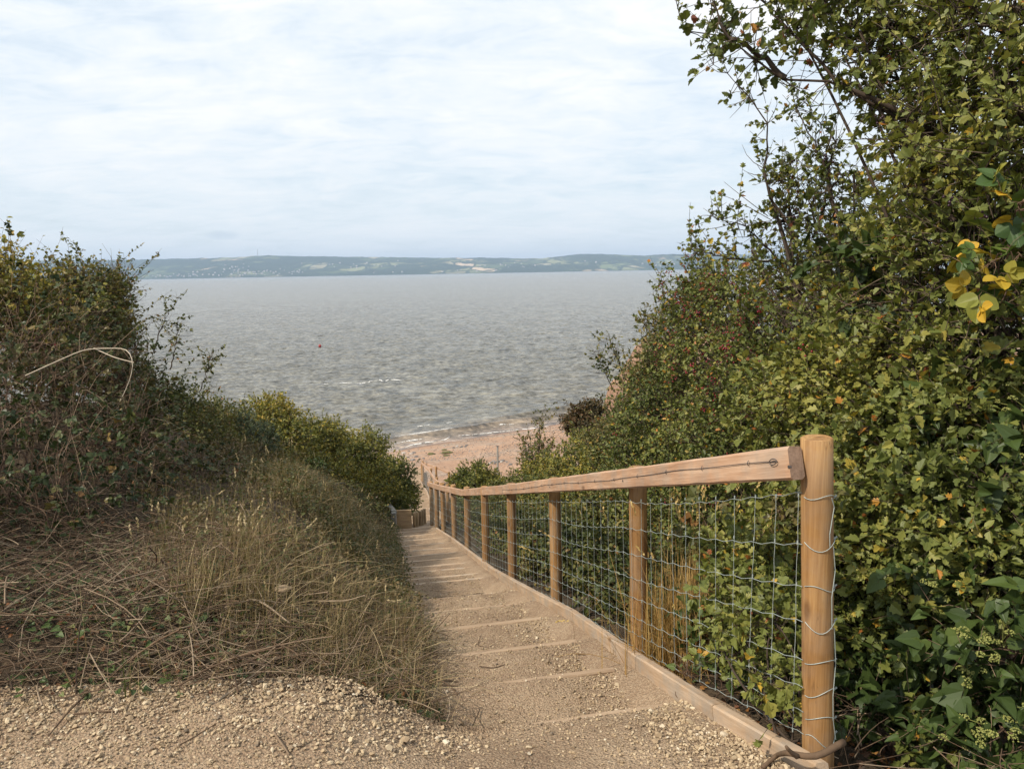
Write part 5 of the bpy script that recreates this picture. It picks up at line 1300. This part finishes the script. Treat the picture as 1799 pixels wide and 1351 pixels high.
# arching bare stem
mb = MB()
def curve(ps_, n=24):
    ps_ = np.array(ps_); cum = np.concatenate([[0], np.cumsum(np.linalg.norm(np.diff(ps_, axis=0), axis=1))]); ss = np.linspace(0, cum[-1], n)
    q = np.stack([np.interp(ss, cum, ps_[:, j]) for j in range(3)], 1)
    for _ in range(2): q[1:-1] = (q[:-2] + 2 * q[1:-1] + q[2:]) / 4
    return q
mb.tube(curve([P(45, 660, 5.0), P(100, 635, 4.95), P(150, 613, 4.9), P(200, 612, 4.85), P(225, 612, 4.8), P(236, 635, 4.75), P(230, 665, 4.75), P(215, 697, 4.75)]), np.linspace(.0048, .0022, 24), 6, True, .7)
mb.tube(curve([P(165, 612, 4.9), P(200, 628, 4.85), P(235, 637, 4.76)], 12), np.linspace(.004, .003, 12), 5, True, .6)
tag(mb.build('bramble_cane', M['pale'], origin=P(45, 660, 5.0)), 'bleached bare bramble cane arching out of the left thicket', 'cane')

# ------------------------------------------------------------------ grass
def grass(name, label, xy, h, mat, tintm, tints, lean=.35, wid=.004, seg=4, heads=0, kind='stuff', parent=None, zfun=gz, seedtint=.95):
    n = len(xy); z = zfun(xy[:, 0], xy[:, 1]) - .01
    b0_ = np.stack([xy[:, 0], xy[:, 1], z], 1); ang = RNG.uniform(0, 6.283, n); ln = np.abs(RNG.normal(0, lean, n)) * h
    d = np.stack([np.cos(ang), np.sin(ang), np.zeros(n)], 1)
    top = b0_ + d * ln[:, None] + np.array([0, 0, 1.0]) * np.sqrt(np.maximum(h ** 2 - ln ** 2, (h * .25) ** 2))[:, None]
    midp = b0_ + (top - b0_) * .5 + np.array([0, 0, 1.0]) * (ln * .28)[:, None]
    Lp = bez(b0_, midp, top, seg)
    wv = np.cross(d, [0, 0, 1.0]) + RNG.normal(size=(n, 3)) * .3; wv = unit(wv)
    wd = wid * np.linspace(1, .15, seg)[None, :, None] * RNG.uniform(.6, 1.4, n)[:, None, None]
    v = np.stack([Lp - wv[:, None] * wd, Lp + wv[:, None] * wd], 2).reshape(-1, 3)
    f = np.array([(2 * k, 2 * k + 1, 2 * k + 3, 2 * k + 2) for k in range(seg - 1)])
    idx = (f[None] + (np.arange(n) * seg * 2)[:, None, None]).reshape(-1)
    tn = np.clip(tintm + RNG.normal(size=n) * tints, 0, 1)
    parts = [(v, idx, np.full(n * (seg - 1), 4), np.repeat(tn, seg - 1))]
    if heads:
        kk = RNG.choice(n, min(heads, n), replace=False); dirn = unit(Lp[kk, -1] - Lp[kk, -2])
        for q in range(7):
            ps = Lp[kk, -1] - dirn * (.011 * q); X, Y, Z = rand_frames(len(kk))
            Yd = unit(dirn + Y * .5); Z = unit(np.cross(X, Yd)); X = np.cross(Yd, Z)
            parts.append(stamp(LEAF_MIN, ps, X, Yd, Z, .020, seedtint))
    v, i, l, tt = join_np(parts)
    o = mesh_np(name, v, i, l, M[mat], parent, tt, origin=(0, 0, 0) if parent is None else parent.location)
    return tag(o, label, kind=kind) if parent is None else o
# left verge: brown grass down the side of the steps
c_ = scat(120000, -5.5, -.2, 3.0, 20.0); dl = xL(c_[:, 1]) - c_[:, 0]
wv_ = np.interp(c_[:, 1], [3, 5, 8, 14, 20], [1.5, 1.8, 1.7, 1.3, .8])
dn = (dl > -.06) & (dl < wv_) & (RNG.random(len(c_)) < (0.95 * sm(-.08, .1, dl) * (0.12 + 1.5 * np.clip(fbm(c_[:, 0] * 1.6, c_[:, 1] * 1.6, 3) + .30, 0, 1)))) & (c_[:, 1] > 3.3 + .5 * sm(.6, 1.6, -c_[:, 0] - .4))
c_ = c_[dn]; c_ = c_[:30000]
hg = RNG.uniform(.08, .26, len(c_)) * np.interp(c_[:, 1], [3, 4.5, 7, 20], [.55, 1.0, 1.2, 1.1]) * (.6 + .5 * sm(0, .8, xL(c_[:, 1]) - c_[:, 0]))
grass('verge_grass', 'brown and green grass along the left edge of the steps', c_, hg, 'grass', .52, .24, lean=.75, wid=.0026)
k = RNG.choice(len(c_), 3400, replace=False); kx = c_[k]; kx = kx[((xL(kx[:, 1]) - kx[:, 0]) > .12) & (RNG.random(len(kx)) < np.interp(kx[:, 1], [3, 6, 9, 14], [1, .9, .35, .15]))]
grass('dry_grass_stems', 'tall dry grass stems with seed heads on the left verge', kx, RNG.uniform(.25, .52, len(kx)), 'grass', .60, .2, lean=.42, wid=.0012, seg=5, heads=130)
# weeds filling the verge
nW = 34000; pw = sm(3.6, 6.5, c_[:, 1]) + .12; kx = c_[RNG.choice(len(c_), nW, p=pw / pw.sum())] + RNG.normal(size=(nW, 2)) * .05
zz_ = gz(kx[:, 0], kx[:, 1]) + RNG.uniform(0.01, .22, nW) * sm(3.4, 5, kx[:, 1])
X, Y, Z = rand_frames(nW); Z = unit(Z + [0, 0, 1.2]); X = unit(np.cross(Y, Z)); Y = np.cross(Z, X)
tmp = stamp(LEAF_OVAL, np.stack([kx[:, 0], kx[:, 1], zz_], 1), X, Y, Z, RNG.uniform(.015, .035, nW), np.clip(RNG.normal(.45, .27, nW) + .35 * fbm(kx[:, 0] * 1.2, kx[:, 1] * 1.2, 3), 0, 1))
tag(mesh_np('verge_weeds', *tmp[:3], M['weedleaf'], tint=tmp[3]), 'small leafy weeds and withered stalks growing through the verge grass', kind='stuff')
# cut stems and litter at the lower left
def litter(name, label, n, region, L, rad, mat, lift, dens=None, tintr=(0, .85)):
    xy = region(n); n = len(xy); ang = RNG.uniform(0, 3.1416, n); ang = np.where(RNG.random(n) < .3, RNG.normal(.1, .6, n), ang)
    ln = RNG.uniform(*L, n); d = np.stack([np.cos(ang), np.sin(ang), RNG.normal(0, .30, n)], 1)
    z = gz(xy[:, 0], xy[:, 1]); z = np.maximum(z, surf(xy[:, 0], xy[:, 1]) * (xy[:, 1] < 3.1) + z * (xy[:, 1] >= 3.1))
    c0 = np.stack([xy[:, 0], xy[:, 1], z + RNG.random(n) ** 1.6 * lift + .006], 1)
    a = c0 - d * ln[:, None] / 2; b_ = c0 + d * ln[:, None] / 2
    for e_ in (a, b_):
        ze = gz(e_[:, 0], e_[:, 1]); e_[:, 2] = np.maximum(e_[:, 2], ze + .004)
    mdp = (a + b_) / 2 + RNG.normal(size=(n, 3)) * (ln * .16)[:, None] * np.array([1, 1, .6])
    Lp = bez(a, mdp, b_, 5); rr_ = np.linspace(1, .55, 5)[None] * RNG.uniform(*rad, n)[:, None]
    v, i, l, tt = tubes_np(Lp, rr_, 4, RNG.uniform(*tintr, n))
    return tag(mesh_np(name, v, i, l, M[mat], tint=tt, smooth=True), label, kind='stuff')
def reg_l(n):
    q = scat(n * 3, -4.6, -.15, 2.7, 5.2); yk = q[:, 1] - .19 * np.clip(q[:, 0], -.5, 9)
    front = 2.98 + .32 * fbm(q[:, 0] * 2.3, q[:, 0] * 0 + 1, 4) - .25 * (RNG.random(len(q)) < .06); ok = (yk > front - .08) & (q[:, 0] < xL(q[:, 1]) + .02)
    ok &= RNG.random(len(q)) < np.interp(q[:, 1], [2.7, 3.3, 4.4, 5.2], [.8, 1, .9, .35])
    return q[ok][:n]
litter('cut_stems', 'tangle of cut bramble stems and dead stalks lying along the edge of the gravel', 3000, reg_l, (.10, .50), (.0012, .0046), 'stick', .16)
litter('dead_stalks', 'fine dead stalks matted over the bank edge', 9000, reg_l, (.05, .24), (.0006, .0014), 'stick', .17, tintr=(.1, .95))
nL = 8500; q = reg_l(nL); nL = len(q); X, Y, Z = rand_frames(nL); Z = unit(Z * .6 + [0, 0, 1.0]); X = unit(np.cross(Y, Z)); Y = np.cross(Z, X)
ps = np.stack([q[:, 0], q[:, 1], gz(q[:, 0], q[:, 1]) + RNG.uniform(.01, .10, nL)], 1)
tmp = stamp(LEAF_IVY, ps, X, Y, Z, RNG.uniform(.016, .036, nL), np.clip(RNG.normal(.4, .3, nL), 0, 1))
tag(mesh_np('ivy_ground_cover', *tmp[:3], M['ivy'], tint=tmp[3]), 'dark ivy leaves creeping among the cut stems', kind='stuff')
nL = 3000; q = reg_l(nL); nL = len(q); X, Y, Z = rand_frames(nL); Z = unit(Z * .6 + [0, 0, 1.0]); X = unit(np.cross(Y, Z)); Y = np.cross(Z, X)
tmp = stamp(LEAF_OVAL, np.stack([q[:, 0], q[:, 1], gz(q[:, 0], q[:, 1]) + RNG.uniform(.01, .09, nL)], 1), X, Y, Z, RNG.uniform(.012, .03, nL), RNG.random(nL) * .75)
tag(mesh_np('dead_leaves', *tmp[:3], M['litter'], tint=tmp[3]), 'brown dead leaves among the cut stems on the left', kind='stuff')
# green and straw grass tufts at the verge front
q = reg_l(14000); q = q[(q[:, 0] > -1.9)]
dens = np.interp(q[:, 0], [-1.9, -1.2, -.3], [.1, .8, 1.0]); q = q[RNG.random(len(q)) < dens]
grass('verge_front_grass', 'matted straw coloured and green grass at the corner of the steps', q, RNG.uniform(.08, .30, len(q)), 'grass', .62, .28, lean=1.0, wid=.0026)
tf = []
for k in range(46):
    cxy = np.array([RNG.uniform(-1.75, -.5), RNG.uniform(3.25, 5.2)]); m_ = RNG.integers(35, 95)
    tf.append(cxy + RNG.normal(size=(m_, 2)) * .045)
tf = np.concatenate(tf)
grass('grass_tufts', 'arching tufts of straw and green grass at the front of the left verge', tf, RNG.uniform(.12, .34, len(tf)), 'grass', .56, .26, lean=.95, wid=.0026, seg=6)
# single sticks
def stick(label, pts, r, mat='stick', name='fallen_stick', tint=.7):
    mb = MB(); c0 = curve(pts, 16); mb.tube(c0, np.linspace(r, r * .6, 16) * (1 + .08 * RNG.normal(size=16)), 8, True, tint)
    tag(mb.build(name, M[mat], smooth=True, origin=pts[0]), label, 'stick'); return mb
stick('pale grey broken branch bent over the grass at the front of the left verge', [P(400, 1075, 3.9), P(440, 1050, 3.8), P(465, 1060, 3.75), P(510, 1095, 3.65)], .0065, 'stick', tint=.8)
def on(u, v, e=.012):
    for tt in np.arange(1.8, 12, .005):
        q = P(u, v, tt)
        if q[2] <= float(max(surf(q[0], q[1]), -9)) + e: return q
    return q
mbk = MB()
mbk.tube(curve([on(1340, 1348, .01), on(1365, 1325, .03), P(1385, 1321, 2.32), P(1432, 1334, 2.28), P(1448, 1322, 2.3), P(1482, 1303, 2.35)], 18), np.linspace(.007, .011, 18), 8, True, .4)
mbk.tube(curve([P(1400, 1328, 2.3), P(1388, 1320, 2.28), P(1381, 1311, 2.27)], 6), np.linspace(.009, .005, 6), 7, True, .3)
tag(mbk.build('fallen_stick', M['stick'], smooth=True, origin=P(1432, 1334, 2.28)), 'crooked forked stick lying at the foot of the nearest post', 'stick')
stick('short dark twig lying on the gravel near the second step, nearest the edging', [on(1014, 1148), on(1035, 1151), on(1062, 1151)], .0035, tint=.2)
stick('thin curved dark twig on the tread between the second and third step', [on(842, 1170), on(868, 1173), on(887, 1167)], .003, tint=.15)
stick('forked dry twig lying on the gravel of the third tread', [on(845, 1117), on(838, 1133), on(860, 1138)], .0025, tint=.25)
stick('small leaning twig in the dip at the left end of the first step', [on(843, 1245), on(836, 1262), on(828, 1278)], .0028, tint=.15)
stick('long dark stick lying on the gravel at the lower left', [on(155, 1215), on(120, 1250), on(85, 1292)], .004, tint=.2)
stick('thin brown stick lying flat across the gravel below the cut stems', [on(130, 1254), on(170, 1250), on(222, 1248)], .004, tint=.3)
stick('thin stick on the bare gravel in the middle of the bottom left', [on(308, 1312), on(340, 1295), on(380, 1270)], .003, tint=.3)
stick('pale curved stick on the gravel at the bottom of the photo', [on(480, 1285), on(498, 1310), on(508, 1325)], .005, tint=.6)
stick('long dead grass stalk reaching down onto the gravel from the verge', [on(445, 1225), on(500, 1262), on(540, 1285)], .002, tint=.9)
stick('reddish cut bramble stem with a pale end in the cut stems', [P(130, 1143, 3.25), P(160, 1141, 3.22), P(186, 1139, 3.2)], .0065, tint=.75)
stick('reddish dead fern stalk lying on the verge grass', [P(560, 1056, 4.1), P(610, 1055, 4.0), P(642, 1045, 3.95)], .004, tint=.8)
q = P(497, 1034, 4.1); o = bpy.data.objects.new('field_stone', rock_mesh('field_stone', .036, .5, 91, M['stones'], 3)); COL.objects.link(o); o.location = q; o.rotation_euler = (.2, .1, .5); o.scale = (1.35, 1, 1)
tag(o, 'flat tan stone lying in the grass of the left verge', 'stone')
# straw clump behind the fence
tb = P(1200, 1140, 4.15); e = empty('straw_grass_clump', (tb[0], tb[1], float(gz(tb[0], tb[1])))); tag(e, 'tall straw coloured grass clump behind the netting beside the second post', 'grass clump')
n = 700; c_ = np.array([tb[0], tb[1]]) + RNG.normal(size=(n, 2)) * np.array([.13, .14])
grass('blades', None, c_, RNG.uniform(.25, .72, n), 'straw', .5, .22, lean=.38, wid=.0032, seg=6, parent=e)
n = 60; c_ = np.array([tb[0], tb[1]]) + RNG.normal(size=(n, 2)) * np.array([.10, .12])
grass('flower_stems', None, c_, RNG.uniform(.8, 1.15, n), 'straw', .7, .15, lean=.34, wid=.0013, seg=6, heads=50, parent=e)
# litter under the right hedge and by the post
def reg_r(n):
    q = scat(n * 4, .7, 3.2, 1.7, 4.6); ok = q[:, 0] > xR(q[:, 1]) + .02; ok |= (q[:, 0] > .75) & (q[:, 1] < 2.75) & (q[:, 0] > 1.28 - .30 * (q[:, 1] - 1.6) + .12 * fbm(q[:, 0] * 6, q[:, 1] * 6, 2)) & (RNG.random(len(q)) < .4)
    return q[ok][:n]
nL = 3600; q = reg_r(nL); nL = len(q); X, Y, Z = rand_frames(nL); Z = unit(Z * .7 + [0, 0, 1.0]); X = unit(np.cross(Y, Z)); Y = np.cross(Z, X)
zf = np.maximum(gz(q[:, 0], q[:, 1]), np.where(q[:, 0] < xR(q[:, 1]), surf(q[:, 0], q[:, 1]), -99)) + RNG.uniform(.004, .03, nL)
tmp = stamp(LEAF_HAW, np.stack([q[:, 0], q[:, 1], zf], 1), X, Y, Z, RNG.uniform(.016, .034, nL), RNG.random(nL))
tag(mesh_np('fallen_leaves', *tmp[:3], M['litter'], tint=tmp[3]), 'russet fallen leaves under the right hedge around the nearest post', kind='stuff')
litter('hedge_twigs', 'dry twigs lying in the shade under the right hedge', 900, reg_r, (.08, .35), (.0012, .003), 'stick', .12)

# ------------------------------------------------------------------ haze
m = bpy.data.materials.new('haze'); m.use_nodes = True; t = m.node_tree; t.nodes.clear()
out = N(t, 'ShaderNodeOutputMaterial'); pv = N(t, 'ShaderNodeVolumePrincipled')
pv.inputs['Color'].default_value = (0.58, 0.75, 1.0, 1); pv.inputs['Density'].default_value = 0.00009; pv.inputs['Anisotropy'].default_value = 0.0
t.links.new(pv.outputs[0], out.inputs['Volume'])
mb = MB(); mb.box((0, 3000, 145), (34000, 28000, 366)); hz = mb.build('haze', m)
tag(hz, 'thin haze over the estuary', kind='stuff')
m.cycles.homogeneous_volume = True if hasattr(m, 'cycles') else None
